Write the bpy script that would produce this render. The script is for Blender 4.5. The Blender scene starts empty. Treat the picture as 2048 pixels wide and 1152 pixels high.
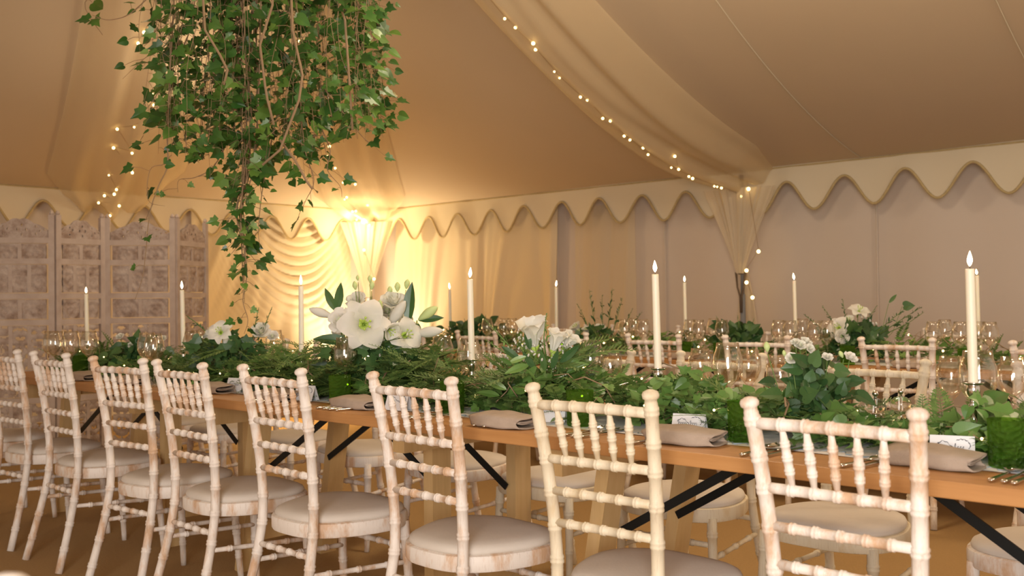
import bpy, math, random
from math import sin, cos, pi, radians, sqrt, atan2, exp
from mathutils import Vector, Matrix, Euler
random.seed(7)
C = bpy.context.scene.collection
SC = bpy.context.scene
# ------------------------------------------------------------------ camera
PITCH, ROLL, CAM_H, F = .012, .0105, 1.13, 2000.0
cd = bpy.data.cameras.new('camera'); cam = bpy.data.objects.new('camera', cd); C.objects.link(cam)
cd.sensor_width = 36; cd.lens = 36 * F / 2048
cam.location = (0, 0, CAM_H); cam.rotation_euler = (pi/2 + PITCH, ROLL, 0)
cd.dof.use_dof = True; cd.dof.focus_distance = 3.2; cd.dof.aperture_fstop = 5.0
cd.clip_start = .05
SC.camera = cam
RM = Euler((pi/2 + PITCH, ROLL, 0)).to_matrix(); CO = Vector((0, 0, CAM_H))
A43 = radians(43)
U = Vector((cos(A43), -sin(A43), 0)); N = Vector((sin(A43), cos(A43), 0))
def W(u, n, z=0): return U*u + N*n + Vector((0, 0, z))
def un(p): return p.dot(U), p.dot(N)
def ray(x, y): return RM @ Vector(((x-1024)/F, (576-y)/F, -1))
def atY(x, y, Y): d = ray(x, y); return CO + d*(Y/d.y)
def atZ(x, y, z): d = ray(x, y); return CO + d*((z-CAM_H)/d.z)
def atN(x, y, n): d = ray(x, y); return CO + d*(n/d.dot(N))
def atU(x, y, u): d = ray(x, y); return CO + d*(u/d.dot(U))
# ------------------------------------------------------------------ world, lights, exposure
SC.view_settings.view_transform = 'Standard'; SC.view_settings.look = 'None'
SC.view_settings.gamma = 1; SC.view_settings.use_curve_mapping = False
SC.view_settings.exposure = 0.3
wd = bpy.data.worlds.new('world'); SC.world = wd; wd.use_nodes = True
bg = wd.node_tree.nodes['Background']; bg.inputs[0].default_value = (1.0, .80, .60, 1); bg.inputs[1].default_value = .55
def light(name, kind, loc, energy, col, size=.2, target=None, size_y=None, spot=None, blend=.6):
    l = bpy.data.lights.new(name, kind); l.energy = energy; l.color = col
    if kind == 'AREA':
        l.size = size
        if size_y: l.shape = 'RECTANGLE'; l.size_y = size_y
    else: l.shadow_soft_size = size
    if spot: l.spot_size = spot; l.spot_blend = blend
    o = bpy.data.objects.new(name, l); C.objects.link(o); o.location = loc
    if target is not None: o.rotation_euler = (Vector(target)-Vector(loc)).to_track_quat('-Z', 'Y').to_euler()
    return o
# soft white key light added behind the camera, in place of a likely flash
light('key_light_behind_camera', 'AREA', (-.5, -1.7, 1.6), 150, (1, .96, .93), 1.5, (0.2, 4, .7), 2.0)
# warm lamps of the bright corner, then added fill lights
LP = W(-9.1, 7.25, .22)
light('uplight_lamp', 'SPOT', LP, 170, (1, .80, .52), .10, W(-9.55, 7.75, 1.7), spot=radians(150), blend=1)
light('corner_lamp', 'POINT', W(-9.2, 7.3, 1.98), 18, (1, .76, .42), .06)
light('fill_light_high', 'POINT', W(-2.4, 3.4, 2.9), 75, (1, .80, .56), .3)  # added warm fill below the roof, no chandelier hangs there
light('fill_light_row_end', 'POINT', W(.8, 5.2, 2.9), 75, (1, .80, .56), .25)  # fill added past the right end of the rows, without a fitting
light('fill_light_far', 'POINT', W(-6.6, 3.9, 2.6), 14, (1, .80, .56), .25)  # weak warm fill added towards the far left
light('fill_light_low', 'POINT', W(-7.9, 5.3, .7), 40, (1, .66, .28), .25)  # orange fill added low down near the lit corner, no lamp stands there
# ------------------------------------------------------------------ mesh builder
class MB:
    def __init__(s): s.v = []; s.f = []; s.m = []
    def add(s, vs, fs, mi=0):
        o = len(s.v); s.v += [tuple(p) for p in vs]; s.f += [tuple(i+o for i in f) for f in fs]; s.m += [mi]*len(fs)
    def box(s, c, d, M=None, mi=0):
        c = Vector(c); vs = [Vector((x*d[0]/2, y*d[1]/2, z*d[2]/2)) for x in (-1, 1) for y in (-1, 1) for z in (-1, 1)]
        vs = [(M @ v if M else v) + c for v in vs]
        s.add(vs, [(0,1,3,2),(4,6,7,5),(0,4,5,1),(2,3,7,6),(0,2,6,4),(1,5,7,3)], mi)
    def beam(s, a, b, w, h, up=(0, 0, 1), mi=0):
        a = Vector(a); b = Vector(b); t = (b-a).normalized(); up = Vector(up)
        x = t.cross(up).normalized(); y = x.cross(t).normalized()
        vs = [p + x*i*w/2 + y*j*h/2 for p in (a, b) for i, j in ((-1,-1),(1,-1),(1,1),(-1,1))]
        s.add(vs, [(3,2,1,0),(4,5,6,7),(0,1,5,4),(1,2,6,5),(2,3,7,6),(3,0,4,7)], mi)
    def tube(s, pts, r, seg=8, mi=0, caps=True):
        pts = [Vector(p) for p in pts]; n = len(pts)
        rs = r if isinstance(r, (list, tuple)) else [r]*n
        vs = []; fs = []; prev = None
        for i, p in enumerate(pts):
            t = (pts[min(i+1, n-1)] - pts[max(i-1, 0)])
            t = t.normalized() if t.length > 1e-9 else Vector((0, 0, 1))
            if prev is None:
                a = Vector((0, 0, 1)) if abs(t.z) < .9 else Vector((1, 0, 0)); x = t.cross(a).normalized()
            else: x = (prev - t*prev.dot(t)).normalized()
            prev = x; y = t.cross(x)
            for k in range(seg):
                a = 2*pi*k/seg; vs.append(p + (x*cos(a) + y*sin(a))*rs[i])
        for i in range(n-1):
            for k in range(seg):
                k2 = (k+1) % seg; fs.append((i*seg+k, i*seg+k2, (i+1)*seg+k2, (i+1)*seg+k))
        if caps: fs.append(tuple(range(seg-1, -1, -1))); fs.append(tuple((n-1)*seg+k for k in range(seg)))
        s.add(vs, fs, mi)
    def lathe(s, prof, seg=16, c=(0, 0, 0), M=None, mi=0, closed=False):
        c = Vector(c); vs = []; fs = []; n = len(prof)
        for r, z in prof:
            for k in range(seg):
                a = 2*pi*k/seg; v = Vector((r*cos(a), r*sin(a), z)); vs.append((M @ v if M else v) + c)
        for i in range(n-1 + (1 if closed else 0)):
            j = (i+1) % n
            for k in range(seg):
                k2 = (k+1) % seg; fs.append((i*seg+k, i*seg+k2, j*seg+k2, j*seg+k))
        if not closed:
            if prof[0][0] > 1e-6: fs.append(tuple(range(seg-1, -1, -1)))
            if prof[-1][0] > 1e-6: fs.append(tuple((n-1)*seg+k for k in range(seg)))
        s.add(vs, fs, mi)
    def grid(s, fn, nu, nv, mi=0, keep=None):
        vs = [fn(i/nu, j/nv) for i in range(nu+1) for j in range(nv+1)]; fs = []
        for i in range(nu):
            for j in range(nv):
                if keep is None or keep((i+.5)/nu, (j+.5)/nv):
                    a = i*(nv+1)+j; fs.append((a, a+nv+1, a+nv+2, a+1))
        s.add(vs, fs, mi)
    def sphere(s, c, r, seg=8, rings=6, sc=(1, 1, 1), M=None, mi=0):
        c = Vector(c); vs = []; fs = []
        for i in range(rings+1):
            t = pi*i/rings
            for k in range(seg):
                a = 2*pi*k/seg; v = Vector((r*sin(t)*cos(a)*sc[0], r*sin(t)*sin(a)*sc[1], r*cos(t)*sc[2])); vs.append((M @ v if M else v)+c)
        for i in range(rings):
            for k in range(seg):
                k2 = (k+1) % seg; fs.append((i*seg+k2, i*seg+k, (i+1)*seg+k, (i+1)*seg+k2))
        s.add(vs, fs, mi)
    def mesh(s, name, mats, smooth=True, origin=None):
        me = bpy.data.meshes.new(name)
        v = s.v if origin is None else [tuple(Vector(p)-Vector(origin)) for p in s.v]
        me.from_pydata(v, [], s.f)
        for m in (mats if isinstance(mats, (list, tuple)) else [mats]): me.materials.append(m)
        me.polygons.foreach_set('material_index', s.m)
        me.polygons.foreach_set('use_smooth', [smooth]*len(s.f))
        me.update(); return me
    def build(s, name, mats, parent=None, smooth=True, origin=None, sharp=None):
        me = s.mesh(name, mats, smooth, origin)
        if sharp is not None: me.set_sharp_from_angle(angle=radians(sharp))
        o = bpy.data.objects.new(name, me); C.objects.link(o)
        if origin is not None: o.location = origin
        if parent is not None: o.parent = parent
        return o
def tag(o, label=None, cat=None, group=None, kind=None):
    if label: o['label'] = label
    if cat: o['category'] = cat
    if group: o['group'] = group
    if kind: o['kind'] = kind
    return o
def empty(name, loc, rz=0, label=None, cat=None, group=None):
    o = bpy.data.objects.new(name, None); C.objects.link(o); o.location = loc; o.rotation_euler = (0, 0, rz)
    o.empty_display_size = .05
    return tag(o, label, cat, group)
def copy_tree(o, parent=None):
    c = o.copy(); C.objects.link(c)
    if parent is not None: c.parent = parent
    for ch in list(o.children): copy_tree(ch, c)
    return c
def struct(o): o['kind'] = 'structure'; return o
ORD = ['first','second','third','fourth','fifth','sixth','seventh','eighth','ninth','tenth','eleventh','twelfth','thirteenth','fourteenth','fifteenth','sixteenth','seventeenth','eighteenth','nineteenth','twentieth','twenty-first','twenty-second','twenty-third','twenty-fourth']
# ------------------------------------------------------------------ materials
def sock(b, *names):
    for n in names:
        if n in b.inputs: return b.inputs[n]
def lin(c):
    return tuple(((x/255)/12.92 if x/255 <= .04045 else (((x/255)+.055)/1.055)**2.4) for x in c)
class NT:
    def __init__(s, name):
        s.m = bpy.data.materials.new(name); s.m.use_nodes = True; s.t = s.m.node_tree
        s.b = s.t.nodes['Principled BSDF']; s.out = s.t.nodes['Material Output']
    def n(s, kind, **kw):
        o = s.t.nodes.new(kind)
        for k, v in kw.items():
            if k.startswith('i_'): o.inputs[k[2:].replace('_', ' ')].default_value = v
            else: setattr(o, k, v)
        return o
    def l(s, a, b): s.t.links.new(a, b)
    def coords(s, scale=(1, 1, 1), kind='Object'):
        tc = s.n('ShaderNodeTexCoord'); mp = s.n('ShaderNodeMapping'); mp.inputs['Scale'].default_value = scale
        s.l(tc.outputs[kind], mp.inputs['Vector']); return mp.outputs['Vector']
    def ramp(s, fac, stops):
        r = s.n('ShaderNodeValToRGB'); e = r.color_ramp.elements
        while len(e) < len(stops): e.new(.5)
        for i, (p, c) in enumerate(stops): e[i].position = p; e[i].color = (*c, 1)
        s.l(fac, r.inputs['Fac']); return r.outputs['Color']
    def noise(s, vec, scale, detail=3, rough=.5):
        o = s.n('ShaderNodeTexNoise'); o.inputs['Scale'].default_value = scale; o.inputs['Detail'].default_value = detail
        o.inputs['Roughness'].default_value = rough
        s.l(vec, o.inputs['Vector']); return o.outputs['Fac']
    def bump(s, h, strength=.3, dist=.01):
        b = s.n('ShaderNodeBump'); b.inputs['Strength'].default_value = strength; b.inputs['Distance'].default_value = dist
        s.l(h, b.inputs['Height']); s.l(b.outputs['Normal'], s.b.inputs['Normal'])
    def mix(s, fac, a, b):
        m = s.n('ShaderNodeMix', data_type='RGBA')
        if isinstance(fac, (int, float)): m.inputs[0].default_value = fac
        else: s.l(fac, m.inputs[0])
        for i, c in ((6, a), (7, b)):
            if isinstance(c, tuple): m.inputs[i].default_value = (*c, 1)
            else: s.l(c, m.inputs[i])
        return m.outputs[2]
    def col(s, c):
        if isinstance(c, tuple): s.b.inputs['Base Color'].default_value = (*c, 1)
        else: s.l(c, s.b.inputs['Base Color'])
        return s
    def p(s, **kw):
        for k, v in kw.items(): s.b.inputs[k.replace('_', ' ')].default_value = v
        return s
def simple(name, c, rough=.6, **kw): return NT(name).col(c).p(Roughness=rough, **kw).m
def fabric(name, c, c2, scale=1.2, weave=0, trans=0, bump=.0):
    t = NT(name); v = t.coords(); f = t.noise(v, scale, 3)
    t.col(t.ramp(f, [(.3, c), (.7, c2)])).p(Roughness=.9)
    if weave:
        nz = t.noise(v, weave, 4, .7); t.bump(nz, bump, .003)
    if trans:
        tr = t.n('ShaderNodeBsdfTranslucent'); tr.inputs[0].default_value = (*c, 1)
        mx = t.n('ShaderNodeMixShader'); mx.inputs[0].default_value = trans
        t.l(t.b.outputs[0], mx.inputs[1]); t.l(tr.outputs[0], mx.inputs[2]); t.l(mx.outputs[0], t.out.inputs['Surface'])
    return t.m
M_ceil = fabric('ivory_lining', (.54, .43, .30), (.58, .465, .33), .5, 60, 0, .15)
M_wall = fabric('wall_canvas', (.60, .52, .45), (.64, .555, .485), .6, 80, 0, .15)
M_val = fabric('valance_canvas', (.70, .62, .47), (.74, .66, .50), 1, 80, .15, .1)
M_braid = fabric('braid', (.42, .32, .16), (.5, .39, .2), 30)
M_curt = fabric('curtain_voile', (.80, .68, .48), (.84, .72, .52), 1, 60, .3, .1)
def sheer(name, c, alpha):
    t = NT(name); t.col(c).p(Roughness=.8)
    tr = t.n('ShaderNodeBsdfTranslucent'); tr.inputs[0].default_value = (*c, 1)
    m1 = t.n('ShaderNodeMixShader'); m1.inputs[0].default_value = .4
    t.l(t.b.outputs[0], m1.inputs[1]); t.l(tr.outputs[0], m1.inputs[2])
    tp = t.n('ShaderNodeBsdfTransparent'); m2 = t.n('ShaderNodeMixShader'); m2.inputs[0].default_value = alpha
    t.l(tp.outputs[0], m2.inputs[1]); t.l(m1.outputs[0], m2.inputs[2]); t.l(m2.outputs[0], t.out.inputs['Surface'])
    return t.m
M_sheer = sheer('sheer_drape', (.86, .74, .52), .5)
M_sheerw = sheer('sheer_pole_cloth', (.82, .72, .55), .75)
def mk_floor():
    t = NT('coir_matting'); v = t.coords(); f = t.noise(v, .7, 4); g = t.noise(v, 90, 3, .8)
    t.col(t.mix(g, t.ramp(f, [(.3, (.32, .19, .065)), (.7, (.38, .23, .085))]), (.45, .29, .125))).p(Roughness=.95); t.bump(g, .5, .006); return t.m
M_floor = mk_floor()
def limewash(name, pale, tan, thr=.5):
    t = NT(name); v = t.coords((9, 9, 3)); oi = t.n('ShaderNodeObjectInfo')
    add = t.n('ShaderNodeVectorMath', operation='ADD'); t.l(v, add.inputs[0])
    mul = t.n('ShaderNodeMath', operation='MULTIPLY'); mul.inputs[1].default_value = 37; t.l(oi.outputs['Random'], mul.inputs[0]); t.l(mul.outputs[0], add.inputs[1])
    f = t.noise(add.outputs[0], 1.6, 5, .65); st = t.coords((60, 60, 5)); g = t.noise(st, 3, 3, .7)
    c = t.ramp(f, [(thr-.06, pale), (thr+.09, tan)])
    c = t.mix(t.ramp(g, [(.55, (0, 0, 0)), (.75, (.35, .35, .35))]), c, (.36, .22, .12))
    t.col(c).p(Roughness=.55); t.bump(g, .25, .002); return t.m
M_lime = limewash('limewashed_wood', (.85, .78, .71), (.66, .44, .28), .54)
M_cream = limewash('cream_limewashed_wood', (.76, .67, .50), (.68, .54, .34), .6)
M_pad = fabric('seat_pad_fabric', (.66, .60, .53), (.72, .66, .59), 6, 120, 0, .25)
def wood(name, a, b, c, sc=(2, 30, 30)):
    t = NT(name); v = t.coords(sc); f = t.noise(v, 1.2, 5, .6); g = t.noise(t.coords((1, 1, 1)), 2.5, 2)
    t.col(t.mix(g, t.ramp(f, [(.25, a), (.5, b), (.75, c)]), b)).p(Roughness=.5); t.bump(f, .15, .003); return t.m
M_top = wood('oiled_pine_top', (.34, .15, .045), (.48, .235, .08), (.58, .31, .12))
M_leg = wood('pale_pine', (.50, .32, .13), (.62, .42, .19), (.70, .50, .26), (25, 25, 2))
M_black = simple('black_steel', (.015, .018, .02), .35, Metallic=.6)
M_grey = simple('grey_pole', (.22, .23, .26), .5)
M_strap = simple('brown_strap', (.12, .085, .06), .8)
def glass(name, c, rough=0.0, bump=None):
    t = NT(name); t.col(c).p(Roughness=rough, IOR=1.45); sock(t.b, 'Transmission Weight').default_value = 1
    if bump:
        v = t.coords(); vo = t.n('ShaderNodeTexVoronoi'); vo.inputs['Scale'].default_value = bump; t.l(v, vo.inputs['Vector']); t.bump(vo.outputs['Distance'], .4, .005)
    return t.m
def thin_glass():
    t = NT('clear_glass'); t.t.nodes.remove(t.b); tp = t.n('ShaderNodeBsdfTransparent'); tp.inputs[0].default_value = (.985, .98, .965, 1)
    g = t.n('ShaderNodeBsdfGlossy'); g.inputs['Roughness'].default_value = .05; g.inputs[0].default_value = (1, .95, .88, 1); fr = t.n('ShaderNodeLayerWeight'); pw = t.n('ShaderNodeMath', operation='POWER'); pw.inputs[1].default_value = 2.2; t.l(fr.outputs['Facing'], pw.inputs[0])
    m = t.n('ShaderNodeMath', operation='MULTIPLY_ADD'); m.inputs[1].default_value = .8; m.inputs[2].default_value = .085; t.l(pw.outputs[0], m.inputs[0])
    mx = t.n('ShaderNodeMixShader'); t.l(m.outputs[0], mx.inputs[0]); t.l(tp.outputs[0], mx.inputs[1]); t.l(g.outputs[0], mx.inputs[2]); t.l(mx.outputs[0], t.out.inputs['Surface']); return t.m
M_glass = thin_glass()
def green_glass():
    t = NT('green_bubbled_glass'); v = t.coords(); vo = t.n('ShaderNodeTexVoronoi'); vo.inputs['Scale'].default_value = 95; t.l(v, vo.inputs['Vector'])
    t.col((.15, .26, .055)).p(Roughness=.08); t.bump(vo.outputs['Distance'], 1.0, .012)
    tp = t.n('ShaderNodeBsdfTransparent'); tp.inputs[0].default_value = (.62, .82, .36, 1)
    tl = t.n('ShaderNodeBsdfTranslucent'); tl.inputs[0].default_value = (.30, .46, .13, 1)
    m0 = t.n('ShaderNodeMixShader'); m0.inputs[0].default_value = .5; t.l(t.b.outputs[0], m0.inputs[1]); t.l(tl.outputs[0], m0.inputs[2])
    m1 = t.n('ShaderNodeMixShader'); m1.inputs[0].default_value = .26; t.l(tp.outputs[0], m1.inputs[1]); t.l(m0.outputs[0], m1.inputs[2]); t.l(m1.outputs[0], t.out.inputs['Surface']); return t.m
M_green = green_glass()
M_acryl = glass('clear_acrylic', (1, .97, .92))
M_silver = simple('silver', (.75, .72, .68), .14, Metallic=1)
M_pepper = simple('peppercorns', (.06, .04, .03), .8)
def wax():
    t = NT('ivory_wax'); t.col((.86, .80, .64)).p(Roughness=.45); t.b.inputs['Subsurface Weight'].default_value = .35
    t.b.inputs['Subsurface Radius'].default_value = (.02, .012, .006); t.b.inputs['Subsurface Scale'].default_value = .6; return t.m
M_wax = wax()
def emit(name, c, st):
    m = bpy.data.materials.new(name); m.use_nodes = True; t = m.node_tree; t.nodes.remove(t.nodes['Principled BSDF'])
    e = t.nodes.new('ShaderNodeEmission'); e.inputs[0].default_value = (*c, 1); e.inputs[1].default_value = st
    t.links.new(e.outputs[0], t.nodes['Material Output'].inputs['Surface']); return m
M_flame = emit('candle_flame', (1, .74, .40), 14)
M_bulb = emit('fairy_bulb', (1, .66, .24), 9)
M_lampb = emit('lamp_bulb', (1, .66, .28), 10)
M_linen = fabric('beige_linen', (.44, .345, .265), (.53, .42, .33), 25, 420, 0, .9)
M_card = simple('white_card', (.82, .82, .84), .7)
M_ink = simple('grey_ink', (.09, .09, .11), .7)
M_inkb = simple('blue_grey_ink', (.30, .38, .44), .8)
def leafmat(name, a, b, c, rough=.4, trans=.15):
    t = NT(name); g = t.n('ShaderNodeNewGeometry'); v = t.coords(); f = t.noise(v, 14, 2)
    col = t.mix(.25, t.ramp(g.outputs['Random Per Island'], [(0, a), (.55, b), (1, c)]), t.ramp(f, [(.3, a), (.7, c)]))
    t.col(col).p(Roughness=rough)
    tr = t.n('ShaderNodeBsdfTranslucent'); t.l(col, tr.inputs[0]); mx = t.n('ShaderNodeMixShader'); mx.inputs[0].default_value = trans
    t.l(t.b.outputs[0], mx.inputs[1]); t.l(tr.outputs[0], mx.inputs[2]); t.l(mx.outputs[0], t.out.inputs['Surface']); return t.m
M_ivy = leafmat('ivy_leaf', (.022, .075, .016), (.045, .15, .025), (.15, .27, .045), .33)
M_ivyt = leafmat('table_ivy_leaf', (.055, .145, .026), (.125, .26, .052), (.29, .43, .13), .35)
M_fern = leafmat('conifer_frond', (.06, .14, .032), (.125, .235, .055), (.27, .37, .11), .55, .2)
M_dark = leafmat('dark_leaf', (.025, .075, .025), (.045, .12, .035), (.10, .19, .055), .35)
M_stem = simple('woody_stem', (.30, .20, .11), .8)
M_gstem = simple('green_stem', (.13, .22, .05), .6)
def petal():
    t = NT('white_petal'); v = t.coords(); f = t.noise(v, 12, 2); col = t.ramp(f, [(.3, (.78, .78, .68)), (.7, (.88, .85, .80))]); t.col(col).p(Roughness=.6)
    tr = t.n('ShaderNodeBsdfTranslucent'); t.l(col, tr.inputs[0]); mx = t.n('ShaderNodeMixShader'); mx.inputs[0].default_value = .25
    t.l(t.b.outputs[0], mx.inputs[1]); t.l(tr.outputs[0], mx.inputs[2]); t.l(mx.outputs[0], t.out.inputs['Surface']); return t.m
M_petal = petal()
M_gpetal = simple('greenish_petal', (.55, .66, .28), .6)
M_throat = simple('green_throat', (.45, .62, .10), .6)
def screenm():
    t = NT('whitewashed_carving'); v = t.coords((1, 1, 1)); f = t.noise(v, 9, 5, .7); g = t.noise(v, 60, 3, .7)
    t.col(t.ramp(f, [(.35, (.30, .21, .16)), (.5, (.44, .345, .29)), (.7, (.58, .49, .43))])).p(Roughness=.8); t.bump(g, .6, .01); return t.m
M_screen = screenm()
M_frame = fabric('whitewashed_frame', (.44, .345, .29), (.54, .445, .385), 12, 90, 0, .3)
# ------------------------------------------------------------------ the tent
EAVE = 2.2; WN = 8.0; WU = -9.85; UR = 3.2; NF = -2.6
def smin(a, b, k):
    h = max(k-abs(a-b), 0)/k; return min(a, b)-h*h*k*.25
def dist(u, n): return max(smin(min(WN-n, n-NF), u-WU, .5), 0)
def zroof(u, n):
    d = dist(u, n); return EAVE+.02+.12*d+.065*d**2.05 + .012*sin(u*3.1+n)*min(d, 1)
def zdrape(u, n): d = dist(u, n); return 2.10+.04*d+.068*d**2.1
b = MB(); b.box(W(-3.3, 2.7, -.05), (1, 1, 1), Matrix.Rotation(-A43, 3, 'Z') @ Matrix.Diagonal((13.6, 11.2, .1)))
struct(b.build('floor', M_floor, smooth=False))
b = MB(); b.grid(lambda i, j: W(WU+i*(UR-WU), NF+j*(WN-NF), zroof(WU+i*(UR-WU), NF+j*(WN-NF))), 110, 90)
struct(b.build('ceiling', M_ceil))
def wall_disp(x): return .012*sin(x*4.3)+.008*sin(x*9.7+1)
b = MB(); b.grid(lambda i, j: W(WU+i*(UR-WU), WN+.02+wall_disp(i*13)*(1-.3*j), j*(EAVE+.06)), 240, 10)
struct(b.build('wall_back', M_wall))
b = MB(); b.grid(lambda i, j: W(WU-.02-wall_disp(i*11+3), NF+i*(WN-NF+.05), j*(EAVE+.06)), 200, 10)
struct(b.build('wall_left', M_wall))
k = 1
for line, name in ((('u', -3.42), 1), (('u', -1.9), 1), (('u', -.4), 1)):
    b = MB(); pts = []
    for i in range(40):
        t = i/39
        if line[0] == 'u': u = line[1]+t*.25; n = WN-.03-t*5.1
        else: n = line[1]; u = WU+.03+t*5.1
        pts.append(W(u, n, zroof(u, n)-.004))
    b.tube(pts, .0035, 5); struct(b.build('trim_%d' % k, M_val)); k += 1
for uu in (-3.38, -1.2, -5.45, -6.8):
    b = MB(); b.tube([W(uu, WN-.0, z) for z in (0.02, 1, 2.2)], .008, 6); struct(b.build('trim_%d' % k, M_wall)); k += 1
# scalloped valance on the two walls
def scallop(x, p=.5): return 2.0 + .115*cos(2*pi*x/p)
def valance(P, x0, x1, ph):
    global k
    nx = int((x1-x0)/.02); b = MB()
    f = lambda x: 1.985 + .125*cos(2*pi*(x-ph)/.5+pi) + .012*sin(x*1.7)
    def fn(i, j):
        x = x0+i*(x1-x0); z = f(x)+j*(EAVE+.05-f(x)); return P(x, .20+.012*sin(x*6)*(1-j)+.03*(1-j), z)
    b.grid(fn, nx, 6); o = struct(b.build('trim_%d' % k, M_val)); k += 1
    c = MB(); c.tube([P(x0+i*(x1-x0)/nx, .236+.012*sin((x0+i*(x1-x0)/nx)*6), f(x0+i*(x1-x0)/nx)) for i in range(nx+1)], .011, 6)
    c.tube([P(x0+i*(x1-x0)/40, .20, EAVE+.035) for i in range(41)], .008, 5)
    c.build('braid_edge', M_braid, o)
    return o
tips_ph = -4.80
valance(lambda x, off, z: W(x, WN-off, z), WU, UR, tips_ph)
valance(lambda x, off, z: W(WU+off, x, z), NF, WN, 5.62)
# curtains near the lit corner
def fold(x, s): return sin(x)+.45*sin(2.3*x+s)+.25*sin(4.1*x+2*s)
b = MB()
def right_curt(i, j):
    u = -9.25+i*2.55; z = .02+j*2.1; q = (u-round(u/.5)*.5)
    spread = (2.15-z)
    return W(u + .10*sin(u*5)*spread*.5, WN-.10-.034*fold(u*10+2.6*sin(2*pi*u/1.1)*spread*.6+1.1*spread, 1.3)*(.3+.4*min(spread, 1.2)), z)
b.grid(right_curt, 260, 26)
tag(b.build('pleated_curtain', M_curt), 'ivory pleated voile curtain hanging right of the glowing corner pole', 'curtain')
b = MB()
def left_curt(i, j):
    n = 5.45+i*2.1; z = .02+j*2.1; m = n-6.75
    wU = exp(-(m/.62)**2)*min(1, max(0, (z-.75)/.5))
    q = z-.95*m*m
    fv = fold((n*13+(z-2.1)*4.5*(m)), .7)*.05*(.4+.4*(2.1-z))
    fu = (abs(sin(q*2*pi/.22+.6*sin(m*3)))**.8-.5)*.05
    return W(WU+.10+.8*fv*(1-wU)+fu*wU+.05*wU, n, z)
b.grid(left_curt, 150, 110)
tag(b.build('swagged_curtain', M_curt), 'ivory voile curtain with looping swag folds left of the glowing corner pole', 'curtain')
b = MB()
def mid_curt(i, j):
    u = -6.5+i*.75; z = .02+j*2.05; return W(u, WN-.07-.02*fold(u*17+(2-z)*1.2, 2)*(.3+.4*(2-z)), z)
b.grid(mid_curt, 50, 12)
tag(b.build('sheer_curtain', M_sheerw), 'faint sheer curtain strip falling behind the spiky white bouquet', 'curtain')
# sheer roof swags with fairy lights
PEAK = (-4.4, 2.7)
POLES = [(-4.47, 7.74), (-9.42, 7.58), (-9.6, 4.5)]
wb = []
def roof_drape(p0, label, wid, amp, nb, seed, end_drop=.0):
    r = random.Random(seed); dx, dn = PEAK[0]-p0[0], PEAK[1]-p0[1]; L = sqrt(dx*dx+dn*dn); px, pn = -dn/L, dx/L
    b = MB()
    def pt(t, s):
        w = wid*(1-.35*t)*(.62+.38*min(1, t/.12)); u = p0[0]+dx*t+px*s*w; n = p0[1]+dn*t+pn*s*w
        zc = zdrape(p0[0]+dx*t, p0[1]+dn*t); zr = zroof(min(max(u, WU+.05), UR), min(n, WN-.05))-.03
        e = abs(s)**2.2; z = zc*(1-e)+zr*e - amp*(.5+.5*cos(s*pi*3.2+.8*sin(t*9)))*(1-.5*e) - .018*sin(s*19+3*sin(t*4))*(1-e)
        z -= end_drop*exp(-(t/.06)**2)*(1-e*.3)
        return W(u, n, min(z, zr))
    b.grid(lambda i, j: pt(i*.985, j*2-1), 90, 44)
    tag(b.build('roof_swag', M_sheer), 'gold sheer fabric swag running up the roof '+label, 'drape', 'roof swags')
    t_ = empty('fairy_light_string', W(p0[0], p0[1], 2.1), 0, 'warm fairy light string inside the roof swag '+label, 'fairy lights')
    O = t_.location
    pts = []; bl = []
    for i in range(nb):
        t = .012+(i+r.uniform(-.25, .25))/nb*.72; s = r.uniform(-.30, .12)
        p = pt(t, s); p = p-Vector((0, 0, .028)); pts.append(p); bl.append(p)
    w_ = MB(); w_.tube([p-O+Vector((0, 0, .012)) for p in pts], .0016, 4); w_.build('wire', M_stem, t_)
    bm = MB(); bm.sphere((0, 0, 0), .0105, 8, 6); me = bm.mesh('bulb', M_bulb)
    for p in bl:
        o = bpy.data.objects.new('bulb', me); C.objects.link(o); o.parent = t_; o.location = p-O; s = r.uniform(.6, 1.15); o.scale = (s, s, s)
roof_drape(POLES[0], 'to the right of the hanging ivy', .50, .07, 27, 1)
roof_drape(POLES[1], 'above the bright tent corner', .52, .07, 20, 2)
roof_drape(POLES[2], 'at the far left above the carved screen', .62, .09, 24, 3, .06)
# tent poles with gathered sheer cloth
def tent_pole(p0, zt, label, ww, rz=-A43):
    O = W(p0[0], p0[1], 0); t_ = empty('tent_pole', O, rz, 'slim grey tent side pole '+label, 'tent pole')
    b = MB(); b.tube([(0, 0, 0), (0, 0, zt-.18)], .024, 10); b.tube([(0, 0, zt-.2), (0, 0, 2.2)], .017, 10); b.build('pole', M_grey, t_)
    b = MB()
    for s in (-1, 1): b.tube([(s*.045, -.03, zt+.01), (s*.03, -.035, zt-.12), (s*.008, -.03, zt-.2), (0, -.028, zt-.34)], [.010, .008, .009, .013], 6)
    b.tube([(.03*cos(a), .03*sin(a)-.0, zt) for a in [i*pi/6 for i in range(13)]], .009, 6)
    b.build('tie_strap', M_strap, t_)
    b = MB()
    def cone(i, j):
        a = (i-.5)*2; z = zt+j*(2.08-zt); w = .035+(ww-.035)*j**1.15
        return Vector((a*w, -.035-.02*fold(a*11, 1)*(.3+j)-.03*(1-a*a), z))
    b.grid(cone, 60, 12)
    def tail(i, j):
        a = (i-.5)*2; z = zt-j*(zt-.03); w = .03+(ww*.62-.03)*j**.8
        return Vector((a*w+.02*j, .05-.02*fold(a*9, 2)*(.3+j), z))
    b.grid(tail, 50, 12)
    o = b.build('gathered_cloth', M_sheerw, t_); return t_, O
t1, O1 = tent_pole(POLES[0], 1.34, 'right of centre, tied with sheer cloth', .34)
t2, O2 = tent_pole(POLES[1], 1.18, 'in the bright corner behind the lilies', .32, .02)
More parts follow.
